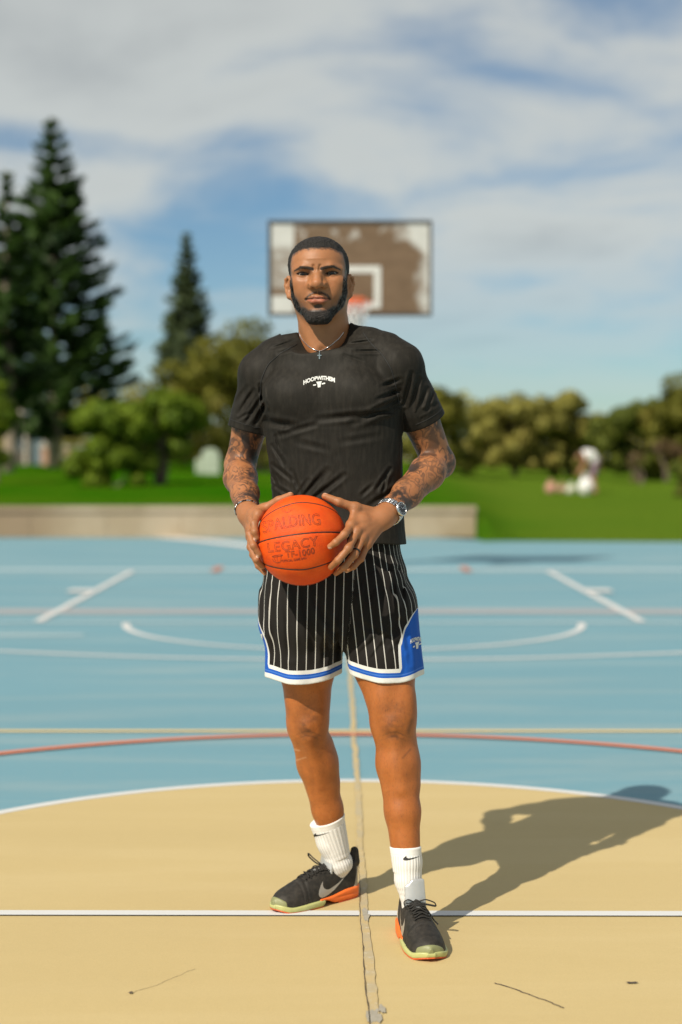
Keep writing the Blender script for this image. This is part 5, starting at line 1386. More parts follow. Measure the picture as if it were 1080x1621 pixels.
vo = t.n('ShaderNodeTexVoronoi', None, Vector=pos, Scale=520.0).outputs['Distance']; n = t.noise(pos, 22., 4, .6); n2 = t.noise(pos, 90., 3, .6)
c = t.mix(t.ramp(n, .3, .7), (.680, .064, .003), (.770, .092, .005)); c = t.mix(t.math('MULTIPLY', t.ramp(n2, .52, .72), .22), c, (.42, .062, .010))
principled(t, c, .50, t.bump(vo, .55, .0014), .28)
ball = empty('basketball', tuple(BALL), label='orange leather basketball with black seams held at the waist in both hands', cat='basketball')
mesh_np('cover', BALL + (dv * rad[:, None]) @ BF.T, q, M_BALL, ball)
M_RUB = mat_plain('seam_black', (.012, .011, .010), .55, var=.2, scale=200)
for cv_ in SEAMS:
    mb = MB(); mb.tube(BALL + (cv_ * (BALL_R - .0022)) @ BF.T, .0024, 6, False); mb.build('seam', M_RUB, ball, True)
def ball_sdf(p): return np.sqrt(((p - BALL.astype(f32)) ** 2).sum(1)) - BALL_R
M_EMB = mat_plain('stamp_brown', (.085, .022, .010), .5, var=.2, scale=300); M_EMBR = mat_plain('stamp_dark_red', (.17, .018, .010), .5)
def text_edges(txt, bold=0.0, spacing=1.0, shear=0.0):
    cu = bpy.data.curves.new('print', 'FONT'); cu.body = txt; cu.size = 1; cu.offset = bold; cu.space_character = spacing; cu.shear = shear; cu.resolution_u = 3; cu.fill_mode = 'NONE'
    cu.align_x = 'CENTER'; cu.align_y = 'CENTER'
    o = bpy.data.objects.new('print', cu); COL.objects.link(o); dg = bpy.context.evaluated_depsgraph_get(); me = o.evaluated_get(dg).to_mesh()
    v = np.array([tuple(x.co) for x in me.vertices])[:, :2]; e = [tuple(x.vertices) for x in me.edges]
    o.evaluated_get(dg).to_mesh_clear(); bpy.data.objects.remove(o); bpy.data.curves.remove(cu)
    nb = {}
    for a, b in e: nb.setdefault(a, []).append(b); nb.setdefault(b, []).append(a)
    seen = set(); loops = []
    for s in nb:
        if s in seen: continue
        lp = [s]; seen.add(s); cur = s
        while True:
            nx = [k for k in nb[cur] if k not in seen]
            if not nx: break
            cur = nx[0]; lp.append(cur); seen.add(cur)
        loops.append(v[lp + [s]])
    return loops, v
def stamp(name, txt, cx_, cy_, wd, ht, ang, mat, r=.00042, bold=.0, spacing=1.0, sag=0.0, serif=False):
    loops, v = text_edges(txt, bold, spacing); x0, x1 = v[:, 0].min(), v[:, 0].max(); y0, y1 = v[:, 1].min(), v[:, 1].max(); mb = MB(); ca, sa = math.cos(math.radians(ang)), math.sin(math.radians(ang))
    for lp in loops:
        L = np.concatenate([np.linspace(lp[i], lp[i + 1], max(2, int(np.linalg.norm(lp[i + 1] - lp[i]) / .18) + 1))[:-1] for i in range(len(lp) - 1)] + [lp[-1:]])
        u = ((L[:, 0] - x0) / (x1 - x0) - .5); w_ = ((L[:, 1] - y0) / (y1 - y0) - .5)
        X = u * wd; Yv = -w_ * ht + sag * (4 * u * u)
        px = np.stack([cx_ + X * ca + Yv * sa, cy_ - X * sa + Yv * ca], 1)
        pv = raycast(ball_sdf, px); d = pv - BALL; pv = BALL + d / np.linalg.norm(d, axis=1, keepdims=True) * (BALL_R + .0001)
        mb.tube(pv, r, 4, False)
    return mb.build(name, mat, ball, True)
stamp('lettering', 'SPALDING', 460.5, 825.5, 92, 18, 8.5, M_EMB, .00072, .035, 1.02, 3.5)
stamp('lettering', 'LEGACY', 464, 862.5, 80, 15, 8.0, M_EMB, .00064, .012, 1.06, -1.0)
stamp('lettering', 'TF-1000', 475.5, 876.0, 46, 10.0, 8.0, M_EMB, .00055, .02, 1.05, -1.6)
loops_ = None
def ball_print(name, tv_, tt_, place, mat): return print_on(name, tv_, tt_, place, ball_sdf, ball, mat, .0004, .008)
ov, ot = text_tris('OFFICIAL GAME BALL', 1.0, .015); ow = ov[:, 0].max() - ov[:, 0].min()
ca8, sa8 = math.cos(math.radians(8)), math.sin(math.radians(8))
ball_print('lettering', ov, ot, lambda v2: np.stack([466.5 + (v2[:, 0] / ow * 39) * ca8 - (v2[:, 1] * 5.4) * sa8, 886.5 - (v2[:, 0] / ow * 39) * sa8 - (v2[:, 1] * 5.4) * ca8 - 2.0 * (v2[:, 0] / ow) ** 2 * 2], 1), M_EMBR)
def ring_px(cx_, cy_, rx, ry, ang, a0=0, a1=360, n=30):
    a = np.radians(np.linspace(a0, a1, n)); x, y = rx * np.cos(a), ry * np.sin(a); c_, s_ = math.cos(math.radians(ang)), math.sin(math.radians(ang))
    return np.stack([cx_ + x * c_ + y * s_, cy_ - x * s_ + y * c_], 1)
def ball_line(pxs, r=.00045):
    pv = raycast(ball_sdf, pxs); d = pv - BALL; return BALL + d / np.linalg.norm(d, axis=1, keepdims=True) * (BALL_R + .0001), r
for pxs, rr_ in ((ring_px(456, 805.5, 9.5, 5.0, 14, 20, 330), .00045), (ring_px(456, 805.5, 6.0, 5.0, 60, 60, 240, 16), .00045), (np.array([(454, 803), (457.5, 802), (457.0, 808)], float), .00045),
                 (ring_px(439.5, 883.0, 8.0, 8.0, 0, 20, 165, 16), .0006), (ring_px(439.5, 880.0, 8.5, 1.2, 8), .0006), (np.array([(439, 880), (440.5, 891)], float), .0006), (np.array([(433, 881), (437, 889)], float), .0006), (np.array([(446, 879), (444.5, 888)], float), .0006)):
    v_, _ = ball_line(pxs); MB().tube(v_, rr_, 4, False).build('logo', M_EMB, ball, True)

# ------------------------------------------------------------------ socks and sneakers
M_SOCK, t = new_mat('sock_white'); pos = world_pos(t)
rib = t.n('ShaderNodeAttribute', dict(attribute_name='rib')).outputs['Fac']; n = t.noise(pos, 500., 2, .6)
sw = t.math('SINE', t.math('MULTIPLY', rib, 2 * math.pi * 28)); low = t.n('ShaderNodeAttribute', dict(attribute_name='drop')).outputs['Fac']
sw = t.math('MULTIPLY', sw, t.math('GREATER_THAN', low, .022))
principled(t, t.mix(t.math('MULTIPLY', t.ramp(sw, -.9, .2), .999), (.60, .59, .57), (.74, .73, .71)), .85, t.bump(t.math('ADD', t.math('MULTIPLY', sw, 1.0), t.math('MULTIPLY', n, .6)), .35, .0018), .25)
SWOOSH = [(.20, 1.0), (.10, .72), (.02, .42), (.0, .22), (.03, .06), (.10, -.02), (.20, -.02), (.34, .06), (.55, .28), (.78, .62), (1.0, .96), (.80, .74), (.60, .55), (.44, .43), (.34, .40), (.26, .44), (.20, .56), (.18, .74)]
M_BLKP = mat_plain('print_black', (.012, .012, .012), .6)
SHOES = []
for nm, K_, An_, legf, top_px, heel, toe, Yt in (('R', KR, AR, leg_R, (510.5, 1298), A(.0425, 4.510, 0), A(-.184, 4.326, 0), 4.44), ('L', KL, AL, leg_L, (645, 1340), A(.183, 4.187, 0), A(.232, 3.890, 0), 4.135)):
    fwd = toe - heel; fwd /= np.linalg.norm(fwd); lat = np.cross(A(0, 0, 1), fwd); F_ = np.stack([fwd, lat, A(0, 0, 1)], 1).astype(f32)
    top = J(*top_px, Yt); foot = heel + fwd * .075 + A(0, 0, .075)
    axis = np.array([top + (top - An_) * .05, An_, foot], f32); up_ = (top - An_) / np.linalg.norm(top - An_)
    def sock(p, axis=axis, top=top, up_=up_, legf=legf, An_=An_, foot=foot, fwd=fwd):
        d = chain(p, [top + up_ * .06, top + (An_ - top) * .5, An_, foot], ([.0415, .0395, .0365, .0265] if legf is leg_R else [.0405, .0372, .0345, .0265]), .015)
        d = smin(d, cone(p, foot - A(0, 0, .01), foot + fwd * .06 - A(0, 0, .03), .026, .024), .012)
        d = np.minimum(d, np.maximum(legf(p) - .0026, (An_ - p) @ up_ + .02))
        h_ = (p - top) @ up_
        wr = .0003 * np.sin(h_ * 300 + 4 * vnoise(p, 20., 3)) * sstep(h_, -.085, -.115)
        d = d - wr + .0010 * sstep(np.abs(h_ + .020), .0016, 0)
        d = smax(d, h_, .004); return smax(d, -np.maximum(legf(p) + .0020, -h_ - .02), .002)
    pts = np.array([top, An_, foot, foot + fwd * .06]); v, f = surf(sock, pts.min(0) - .06, pts.max(0) + A(.06, .06, .02), .0026)
    h_ = (v - top) @ up_; cdir = v - (An_ + np.outer((v - An_) @ up_, up_)); e1 = np.cross(up_, A(0, 1, 0)); e1 /= np.linalg.norm(e1); e2 = np.cross(up_, e1)
    ang = np.arctan2(cdir @ e1, -(cdir @ e2)) / (2 * np.pi)
    # keep the angle's seam at the back of the leg
    sk = mesh_np('sock', v, f, M_SOCK, PLAYER, True, {'rib': ang, 'drop': -h_})
    sv, st_ = poly_tris(SWOOSH)
    if nm == 'R': print_on('logo', sv, st_, lambda v2: np.stack([495.0 + 30.0 * v2[:, 0] * .97 , 1324.5 - 3.5 * v2[:, 0] - 5.2 * v2[:, 1] * (1 - .15 * v2[:, 0])], 1), sock, sk, M_BLKP, .0008, .004)
    else: print_on('logo', sv, st_, lambda v2: np.stack([638.2 + 28.8 * v2[:, 0], 1362.0 - .5 * v2[:, 0] - 7.6 * v2[:, 1]], 1), sock, sk, M_BLKP, .0008, .004)
    SHOES.append((nm, heel, F_, sock))

M_UPPER, t = new_mat('shoe_upper_black'); pos = world_pos(t)
n = t.noise(pos, 60., 5, .65); n2 = t.noise(pos, 700., 2, .6); 
c = t.mix(t.ramp(n, .3, .75), (.014, .0125, .0105), (.036, .031, .025)); c = t.mix(t.math('MULTIPLY', t.ramp(n2, .62, .75), .18), c, (.14, .115, .08))
principled(t, c, .62, t.bump(t.math('ADD', n2, n), .30, .0015), .35)
M_ORANGE = mat_plain('midsole_orange', (.80, .155, .020), .5, var=.12, scale=40); M_OGREEN = mat_plain('outsole_green', (.42, .43, .17), .42, var=.15, scale=50)
M_ORED = mat_plain('outsole_red', (.55, .09, .02), .5); M_SILVER = mat_plain('silver_leather', (.55, .55, .54), .34, .55, .5, .1, 80, .1)
M_GUM = mat_plain('toe_rubber', (.21, .22, .10), .5, var=.15, scale=80); M_LACE = mat_plain('lace_black', (.016, .0145, .0125), .8, var=.4, scale=900, bump=.5)
M_SWO = mat_plain('silver_logo', (.42, .38, .33), .38, .4); M_HEELC = mat_plain('heel_clip_taupe', (.34, .29, .22), .5, var=.1, scale=50)
SXK = A(-.002, .008, .02, .045, .08, .12, .155, .19, .225, .255, .278, .295, .306)
SWK = A(.006, .0225, .0315, .0365, .0385, .0390, .0430, .0485, .0510, .0480, .0395, .0255, .004)
SCK = A(0, 0, 0, 0, -.001, -.003, -.003, 0, .002, .003, .002, .001, 0)           # centre line offset, + outwards of a left foot... mirrored per shoe
STK = A(.075, .132, .128, .100, .094, .108, .106, .092, .076, .065, .057, .047, .030)
fine = np.linspace(-.002, .306, 160)
def smooth_tab(y, n=9):
    yy = np.interp(fine, SXK, y); k = np.hanning(n); k /= k.sum(); return np.convolve(np.pad(yy, n // 2, mode='edge'), k, 'valid').astype(f32)
TW, TT, TC = smooth_tab(SWK, 11), smooth_tab(STK, 13), smooth_tab(SCK, 9)
for nm, heel, F_, sock in SHOES:
    sgn = 1 if nm == 'L' else -1                      # + lateral axis points to the wearer's left
    loc_ = lambda p, heel=heel, F_=F_: (p - heel) @ F_
    glob = lambda q, heel=heel, F_=F_: np.asarray(q, f32) @ F_.T + heel
    shoe = empty('sneaker', tuple(heel + F_[:, 0] * .12)); shoe.parent = PLAYER; shoe.location = Vector(heel + F_[:, 0] * .12) - Vector(PLAYER.location)
    def dims(x):
        x = np.clip(x, -.002, .306); return np.interp(x, fine, TW).astype(f32), np.interp(x, fine, TT).astype(f32), (sgn * np.interp(x, fine, TC)).astype(f32)
    def foot_d(q, off=0.0):
        w_, tp, c_ = dims(q[:, 0]); out = np.maximum(-.002 - q[:, 0], q[:, 0] - .306)
        d = np.abs(q[:, 1] - c_) - w_ - off
        # round the ends
        dx = np.abs(q[:, 0] - .152) - .154 - off * .5
        return np.maximum(d * .85, dx)
    def upper(p):
        q = loc_(p); x, y, z = q.T; w_, tp, c_ = dims(x)
        z0 = .016; hz_ = np.maximum(tp - z0, .01)
        nn = 2.6 - .6 * sstep(x, .10, .16)
        zz = np.maximum(z - z0, 0) / hz_
        lean = w_ * (1 - .16 * np.clip(zz, 0, 1) * sstep(x, .14, .05))
        r_ = (np.abs((y - c_) / lean) ** nn + zz ** (nn + .6 * sstep(x, .12, .05)) + 1e-9) ** (1 / nn)
        d = (r_ - 1) * np.minimum(lean, hz_) * .85
        d = np.maximum(d, np.maximum(-.002 - x, x - .306)); d = smax(d, .014 - z, .004)
        # ankle opening
        op = ell(q, A(.052, 0, .135), A(.046, .0262, .062)); op2 = ell(q, A(.085, 0, .120), A(.040, .024, .032))
        d = smax(d, -np.minimum(op, op2), .008)
        d = smin(d, np.maximum(cone(q, A(.004, 0, .10), A(.003, 0, .132), .017, .012) , -op), .006)
        # creases over the toes, eyestay step, heel counter line
        d = d + .0012 * np.exp(-((x - .205 - .15 * np.abs(y)) / .004) ** 2) + .0010 * np.exp(-((x - .222 - .10 * np.abs(y)) / .003) ** 2)
        th = np.abs(y - c_) - (.019 + .02 * sstep(x, .2, .1) * 0); inthroat = (x > .108) & (x < .205)
        d = d + np.where(inthroat, .0020 * sstep(th, .002, -.001) * sstep(z, .03, .05), 0)
        return d - .0007 * vnoise(p, 55., 40)
    pmin, pmax = (np.array([glob(A(a, b, c)) for a in (-.02, .325) for b in (-.07, .07) for c in (-.005, .17)])[:].min(0), np.array([glob(A(a, b, c)) for a in (-.02, .325) for b in (-.07, .07) for c in (-.005, .17)]).max(0))
    v, f = surf(upper, pmin, pmax, .0027); up_o = mesh_np('upper', v, f, M_UPPER, shoe)
    def heelsole(p):
        q = loc_(p); x, y, z = q.T; tp = .036 - .010 * sstep(x, .05, .14); bt = .004 + .014 * sstep(x, .105, .150)
        bt = bt + .010 * sstep(x, .02, -.005)
        d = smax(foot_d(q, .0055), np.maximum(z - tp, bt - z), .007); d = smax(d, x - .172, .006)
        return d + .0016 * np.exp(-((z - .018 - .02 * x) / .0022) ** 2) * sstep(x, .12, .09)
    def foresole(p):
        q = loc_(p); x, y, z = q.T; tp = .0195 + .010 * sstep(x, .262, .304) + .003 * np.cos((x - .15) * 20); bt = .0035 + .012 * sstep(x, .166, .142) + .010 * sstep(x, .27, .312)
        d = smax(foot_d(q, .0060), np.maximum(z - tp, bt - z), .006); return smax(d, .150 - x, .006)
    def tread(p):
        q = loc_(p); x, y, z = q.T; bt = .0006 + .010 * sstep(x, .272, .312); tp = bt + .0045
        d = smax(foot_d(q, .0045), np.maximum(z - tp, bt - z), .002); return smax(d, np.maximum(np.minimum(.158 - x, x - .100), -1), .003)
    def toecap(p):
        q = loc_(p); d = upper(p) - .0018; x, y, z = q.T
        return smax(smax(d, z - .0445 + 9 * (y * y) * 1.2, .003), .276 - x + np.abs(y) * .12, .003)
    def heelclip(p):
        q = loc_(p); d = upper(p) - .0014; x, y, z = q.T
        return smax(smax(d, x - .034 + (z - .03) * .42, .003), z - .088, .003)
    for nm2, fn_, mt_, hres in (('midsole', heelsole, M_ORANGE, .0026), ('outsole', foresole, M_OGREEN, .0026), ('tread', tread, M_ORED, .0024), ('toe_guard', toecap, M_GUM, .0024), ('heel_clip', heelclip, M_HEELC, .0024)):
        v, f = surf(fn_, pmin, pmax, hres, newton=1); mesh_np(nm2, v, f, mt_, shoe)
    # tongue: a curved silver plate standing up in front of the sock
    def tongue(p):
        q = loc_(p); x, y, z = q.T; s_ = np.clip((z - .085) / .085, 0, 1); xc = .118 - .020 * s_; w_ = .0300 - .004 * s_
        bow = xc - 9.0 * (y * y) + .004
        d = np.maximum(np.abs(x - bow) - .0036, np.abs(y) - w_)
        ztop = .164 - 16 * np.maximum(np.abs(y - .004 * sgn) - .010, 0) ** 2 - .010 * (y * sgn < 0) * sstep(np.abs(y), .005, .02)
        return smax(smax(d, z - ztop, .006), .080 - z, .004) * .7
    v, f = surf(tongue, pmin, pmax + A(0, 0, .02), .0024, newton=1); mesh_np('tongue', v, f, M_SILVER, shoe)
    # side logo, laid on the upper
    for side in (1, -1):
        sv, st_ = poly_tris(SWOOSH); sv2, st2 = subdiv(np.c_[.176 - .115 * sv[:, 0] , .030 + .046 * sv[:, 1] * .95 + .0 * sv[:, 0]], st_, .008)
        g0 = glob(np.c_[sv2[:, 0], np.full(len(sv2), side * .075), sv2[:, 1]])
        # walk in along the lateral axis until the surface is met
        w0 = g0.copy()
        for _ in range(40): w0 = w0 - (side * np.maximum(upper(w0), -.003) * .8)[:, None] * F_[:, 1]
        _, gn = fgrad(upper, w0.astype(f32), .001); gn /= np.linalg.norm(gn, axis=1, keepdims=True)
        mesh_np('logo', w0 + gn * .0009, st2 if side > 0 else st2[:, ::-1], M_SWO, shoe)
    # laces
    def onup(x, y, lift=.002):
        p0 = glob(np.array([[x, y, .17]], f32)); 
        for _ in range(60): p0 = p0 - A(0, 0, 1) * (np.maximum(upper(p0), -.003) * .7)[:, None]
        return p0[0] + A(0, 0, lift)
    lace = MB(); rows = np.linspace(.200, .122, 6)
    for i, x in enumerate(rows):
        w_ = .0185 + .0015 * i
        for s in (1, -1):
            x2 = x - .010 * s if i else x; pts = [onup(x + (.006 * s if i else 0) * u, w_ * u, .0030 + .0016 * (1 - abs(u)) + (.0016 if s > 0 else 0)) for u in np.linspace(-1, 1, 9)]
            lace.tube(pts, .0030, 6, True, .55)
            if not i: break
    lace.build('lace', M_LACE, shoe, True)
    kn = onup(.118, 0, .007)
    def arcpts(pl): 
        pl = np.array([kn + (np.asarray(a) @ F_.T) for a in pl]); s = np.linspace(0, len(pl) - 1, 26); q_ = np.stack([np.interp(s, np.arange(len(pl)), pl[:, k]) for k in range(3)], 1)
        for _ in range(2): q_[1:-1] = .25 * q_[:-2] + .5 * q_[1:-1] + .25 * q_[2:]
        return q_
    if nm == 'R':
        loopsL = [[(0, 0, 0), (.018, -.030, .022), (.020, -.052, .034), (.012, -.060, .020), (.002, -.040, .004), (0, -.005, 0)], [(0, 0, 0), (-.004, .020, -.006), (.010, .032, -.028), (.020, .034, -.048), (.012, .028, -.030), (0, .006, 0)], [(0, 0, 0), (.016, -.030, .000), (.026, -.040, -.026), (.036, -.040, -.052)], [(0, 0, 0), (.018, .026, -.012), (.034, .036, -.040)]]
    else:
        loopsL = [[(0, 0, 0), (.010, .024, .012), (.018, .048, .004), (.014, .054, -.008), (.006, .030, -.004), (0, .004, 0)], [(0, 0, 0), (.004, -.022, .012), (.000, -.034, .004), (.012, -.030, -.016), (.006, -.012, 0), (0, 0, 0)], [(0, 0, 0), (.014, -.022, -.006), (.030, -.030, -.032), (.046, -.034, -.052)], [(0, 0, 0), (.020, .026, -.012), (.040, .040, -.036), (.050, .050, -.046)]]
    bow = MB(); 
    for pl in loopsL: bow.tube(arcpts(pl), .0028, 7, True, .6)
    bow.tube([kn + np.asarray(a) @ F_.T for a in ((-.004, -.010, -.002), (0, 0, .005), (.003, .010, -.001))], .0062, 8)
    bow.build('lace_bow', M_LACE, shoe, True)
    for i, x in enumerate(rows):
        for s in (1, -1): MB().tube([onup(x, s * (.0205 + .0015 * i), -.001), onup(x, s * (.0205 + .0015 * i), .0012)], .0032, 8).build('eyelet', M_LACE, shoe, True)
    # round silver badge low on the tongue
    bp = [onup(.150 + .012 * math.cos(a), .010 * math.sin(a), .0006) for a in np.linspace(0, 2 * np.pi, 16, endpoint=False)]; bc = onup(.150, 0, .0020)
    mesh_np('badge', np.array(bp + [bc]), np.array([(i, (i + 1) % 16, 16) for i in range(16)]), M_SILVER, shoe)

# ------------------------------------------------------------------ jewellery
M_STEEL = mat_plain('polished_steel', (.62, .62, .62), .22, 1.0, .5, .08, 60); M_STEELD = mat_plain('brushed_steel', (.40, .42, .45), .32, 1.0, .5, .1, 90)
M_DIAL = mat_plain('watch_dial', (.010, .011, .012), .25, var=.2); M_BANDB = mat_plain('band_highlight_blue', (.05, .16, .38), .3, .6, .5, .1)
M_GLASS, t = new_mat('watch_glass'); principled(t, (1, 1, 1), .02, None, .5, 0, 0, Transmission_Weight=1.0, IOR=1.3)
def wrist_frame(W, E_, f_):
    ax = (E_ - W) / np.linalg.norm(E_ - W); c = W + (E_ - W) * f_; u = A(0, -1, .25) - ax * (A(0, -1, .25) @ ax); u /= np.linalg.norm(u); return ax, c.astype(f32), u, np.cross(ax, u)
def ringpts(fn, c, u, w_, n, r0=.055):
    a = np.linspace(0, 2 * np.pi, n, endpoint=False); d = np.cos(a)[:, None] * u + np.sin(a)[:, None] * w_; p = (c + r0 * d).astype(f32)
    for _ in range(40): p = p - (np.maximum(fn(p), -.002) * .7)[:, None] * d.astype(f32)
    return p, d
ax, c, u, w_ = wrist_frame(WL, EL, .075)
watch = empty('wristwatch', tuple(c)); watch.parent = PLAYER; watch.location = Vector(c) - Vector(PLAYER.location)
ca_ = .62; cd = u * math.cos(ca_) + w_ * math.sin(ca_)                    # where the case sits on the wrist
cside = np.cross(ax, cd)
if (to_px((c + .03 * cd)[None].astype(f32))[0][0] < to_px(c[None])[0][0]): cd = u * math.cos(ca_) - w_ * math.sin(ca_); cside = np.cross(ax, cd)
p_, d_ = ringpts(arm_L, c, u, w_, 26)
for i in range(26):
    if d_[i] @ cd > .90: continue
    tn = np.cross(ax, d_[i]); M_ = np.stack([tn, ax, d_[i]], 1); nxt = np.linalg.norm(p_[(i + 1) % 26] - p_[i]) * .93
    lk = MB(); lk.box(p_[i] + d_[i] * .0022, (nxt, .0065, .0040), M=M_, bevel=.0010)
    lk.build('link', M_STEELD if i % 2 else M_STEEL, watch)
    for s in (-1, 1): MB().box(p_[i] + d_[i] * .0019 + s * ax * .0072, (nxt, .0068, .0034), M=M_, bevel=.0010).build('link', M_STEEL, watch)
pc = (c + .05 * cd)[None].astype(f32)
for _ in range(40): pc = pc - (np.maximum(arm_L(pc), -.002) * .7)[:, None] * cd.astype(f32)
pc = pc[0]
case = MB().lathe([(.0, .000), (.0175, .000), (.0200, .002), (.0205, .006), (.0195, .009), (.0172, .0105), (.0165, .0098), (.0165, .0085)], pc, cd, 36); cs = case.build('case', M_STEEL, watch, True)
MB().lathe([(.0001, .0086), (.0166, .0086)], pc, cd, 32).build('dial', M_DIAL, watch)
ix = MB(); R_ = np.array(Vector(cd).to_track_quat('Z', 'Y').to_matrix())
for k in range(12):
    a = k * math.pi / 6; dd = R_ @ np.array((math.cos(a), math.sin(a), 0)); tt_ = R_ @ np.array((-math.sin(a), math.cos(a), 0)); ix.box(pc + dd * .0125 + cd * .0091, (.0050, .0015, .0006), M=np.stack([dd, tt_, cd], 1))
for a, ln_ in ((2.4, .0075), (.35, .011)):
    dd = R_ @ np.array((math.cos(a), math.sin(a), 0)); tt_ = R_ @ np.array((-math.sin(a), math.cos(a), 0)); ix.box(pc + dd * ln_ / 2 + cd * .0096, (ln_, .0014, .0005), M=np.stack([dd, tt_, cd], 1))
ix.build('hour_marker', M_STEEL, watch)
MB().tube([pc + ax * .0195 + cd * .005, pc + ax * .0240 + cd * .005], .0028, 8).build('crown', M_STEEL, watch, True)
ax, c, u, w_ = wrist_frame(WR, ER, .055)
brc = empty('bracelet', tuple(c)); brc.parent = PLAYER; brc.location = Vector(c) - Vector(PLAYER.location)
ax2 = ax + A(.15, 0, .25); ax2 = ax2 / np.linalg.norm(ax2); u2 = u - ax2 * (u @ ax2); u2 /= np.linalg.norm(u2); w2 = np.cross(ax2, u2)
p_, d_ = ringpts(arm_R, c, u2, w2, 34)
for i in range(34):
    tn = np.cross(ax2, d_[i]); MB().box(p_[i] + d_[i] * .0020, (.0062, .0046, .0036), M=np.stack([tn + .35 * ax2, ax2, d_[i]], 1), bevel=.0014).build('link', M_STEEL if i % 3 else M_DIAL, brc)
a, b = fing_L[2][0], fing_L[2][1]; rc = a + (b - a) * .80; rax = (b - a) / np.linalg.norm(b - a); tmp = np.cross(rax, A(0, 0, 1)); tmp /= np.linalg.norm(tmp); tmp2 = np.cross(rax, tmp); th = np.linspace(0, 2 * np.pi, 25)
MB().lathe([(.0094, -.0026), (.0112, -.0026), (.0112, .0026), (.0094, .0026)], rc, rax, 24, True).build('ring', M_DIAL, PLAYER, True)
def neck_surf(p): return np.minimum(skin_head(p), shirt(p))
ncp = [(473.5, 527), (476, 534), (480, 540), (489, 549), (498, 554), (505.5, 556.5), (513, 554), (525, 546), (537, 536), (544.5, 526)]
s = np.linspace(0, len(ncp) - 1, 70); nq_ = np.stack([np.interp(s, np.arange(len(ncp)), np.array(ncp)[:, k]) for k in (0, 1)], 1)
for _ in range(4): nq_[1:-1] = .25 * nq_[:-2] + .5 * nq_[1:-1] + .25 * nq_[2:]
nv_ = raycast(neck_surf, nq_); nl = empty('necklace', tuple(nv_[35])); nl.parent = PLAYER; nl.location = Vector(nv_[35]) - Vector(PLAYER.location)
MB().tube(nv_ + A(0, -.0016, .0004), .00125, 6).build('chain', M_STEEL, nl, True)
pc = raycast(neck_surf, [(506, 564)])[0] + A(0, -.0022, 0)
cr = MB(); cr.box(pc, (.0042, .0026, .0165), bevel=.0008); cr.box(pc + A(0, -.0004, .0022), (.0120, .0028, .0042), bevel=.0008); cr.tube([pc + A(0, 0, .008), pc + A(0, 0, .0125)], .0012, 6); cr.build('pendant', M_STEEL, nl)

# ------------------------------------------------------------------ person bending over on the far lawn, and things lying there
Yp = 40.0
def L(px, py, dy=0.0): return P(px, py, Yp + dy).astype(f32)
gz = float(lawn_z(at(932, Yp), Yp))
M_SKIN2 = mat_plain('skin_far', (.30, .14, .07), .6, var=.1); M_WHT = mat_plain('shirt_white', (.72, .71, .70), .8, var=.05); M_PURP = mat_plain('shorts_purple_grey', (.20, .13, .17), .8, var=.1)
M_DKH = mat_plain('hair_far', (.035, .02, .012), .7)
pp = empty('person', (at(932, Yp), Yp, gz), label='person in a white shirt bending over on the far lawn', cat='person')
bx_ = at(936, Yp)
hipc = A(bx_ + .10, Yp + .05, gz + .86); shc = A(bx_ - .16, Yp - .06, gz + 1.02); hd = A(bx_ - .34, Yp - .10, gz + .98)
def fbody(p):
    d = chain(p, [hipc, (hipc + shc) / 2 + A(0, 0, .05), shc], [.13, .14, .13], .06); d = smin(d, cone(p, shc, hd, .06, .06), .04); d = smin(d, ell(p, hd, (.085, .095, .11)), .02)
    for s in (-1, 1):
        k = hipc + A(-.06, s * .10, -.42); a_ = A(hipc[0] + .0, Yp + s * .11, gz + .06)
        d = smin(d, chain(p, [hipc + A(0, s * .08, -.04), k, a_, a_ + A(-.14, 0, -.025)], [.10, .065, .045, .035], .03), .04)
        e = shc + A(-.06, s * .16, -.26); h_ = shc + A(-.16, s * .10, -.50)
        d = smin(d, chain(p, [shc + A(0, s * .12, 0), e, h_], [.06, .045, .035], .03), .03)
    return d
v, f = surf(fbody, (bx_ - .65, Yp - .4, gz - .02), (bx_ + .5, Yp + .5, gz + 1.3), .016); mesh_np('body', v, f, M_SKIN2, pp)
fs1 = lambda p: smax(fbody(p) - .014, np.maximum((p - (hipc + A(.02, 0, -.02))) @ A(.75, 0, -.66), np.maximum(-(p - (shc + A(-.05, 0, -.02))) @ A(.9, 0, .35), shc[2] - .22 - p[:, 2])), .02)
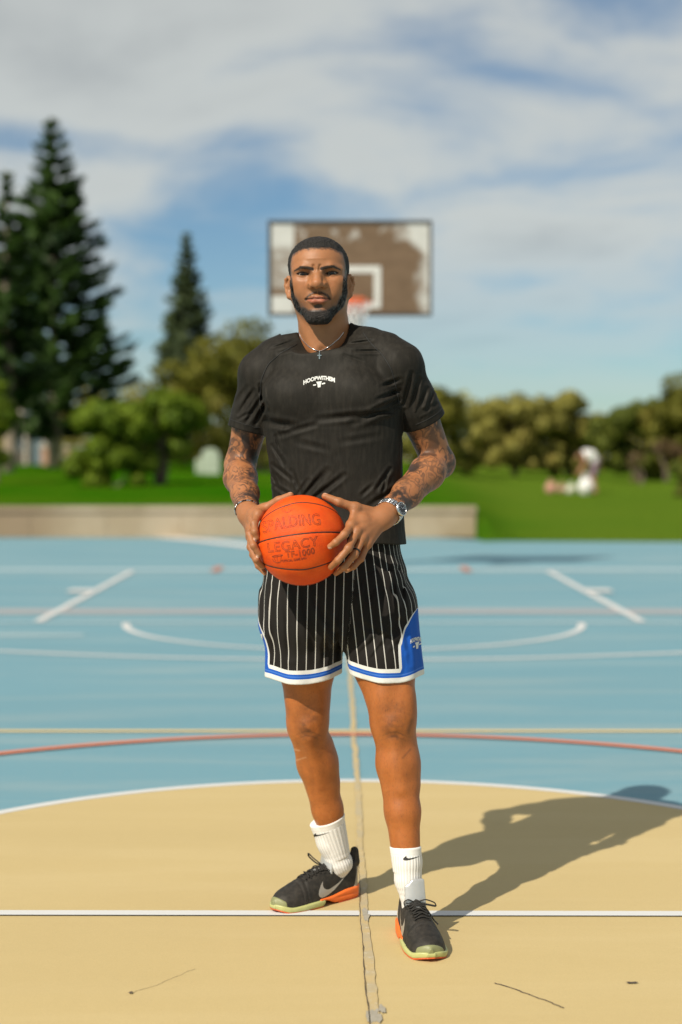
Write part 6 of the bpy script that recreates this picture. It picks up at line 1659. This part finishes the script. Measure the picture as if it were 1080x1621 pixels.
v, f = surf(fs1, (bx_ - .65, Yp - .4, gz + .3), (bx_ + .5, Yp + .5, gz + 1.4), .016); mesh_np('shirt', v, f, M_WHT, pp)
fs2 = lambda p: smax(fbody(p) - .016, np.maximum(gz + .46 - p[:, 2], -(p - (hipc + A(-.03, 0, -.01))) @ A(.75, 0, -.66)), .02)
v, f = surf(fs2, (bx_ - .4, Yp - .4, gz + .3), (bx_ + .5, Yp + .5, gz + 1.2), .016); mesh_np('shorts', v, f, M_PURP, pp)
fh = lambda p: smax(ell(p, hd, (.093, .103, .118)), -(p - hd) @ A(.5, .2, .84) - .01, .02)
v, f = surf(fh, hd - .2, hd + .2, .014); mesh_np('hair', v, f, M_DKH, pp)
def lump(name, px, Y_, rx, ry, rz, label, cat, col, seed, handle=True):
    z_ = float(lawn_z(at(px, Y_), Y_)); c = A(at(px, Y_), Y_, z_ + rz * .8); o = empty(name, tuple(c - A(0, 0, rz * .8)), label=label, cat=cat)
    fn = lambda p: smax(ell(p, c, (rx, ry, rz)), z_ - .02 - p[:, 2], .03) - .02 * vnoise(p, 9., seed)
    v, f = surf(fn, c - A(rx, ry, rz) * 1.4 - .03, c + A(rx, ry, rz) * 1.4 + .03, .02); m_ = mat_plain(name + '_cloth', col, .8, var=.15, scale=6); mesh_np('bag_body', v, f, m_, o)
    if handle:
        a = np.linspace(0, np.pi, 11); MB().tube(np.stack([c[0] + rx * .5 * np.cos(a), np.full(11, c[1]), c[2] + rz * .7 + rz * .7 * np.sin(a)], 1), .018, 6).build('handle', m_, o, True)
lump('sports_bag', 872, 40.2, .15, .14, .16, 'pinkish bag lying on the lawn, farthest from the bending person', 'bag', (.46, .24, .18), 3)
lump('sports_bag', 889, 40.6, .12, .12, .13, 'brownish bag lying on the lawn between the pinkish and the pale one', 'bag', (.36, .23, .15), 4)
lump('sports_bag', 904, 40.0, .14, .13, .13, 'pale green white bag lying on the lawn nearest the bending person', 'bag', (.50, .50, .40), 5)
lump('laundry_bag', 927.5, 39.4, .20, .18, .24, 'round white bag standing at the feet of the bending person', 'bag', (.70, .69, .68), 6)
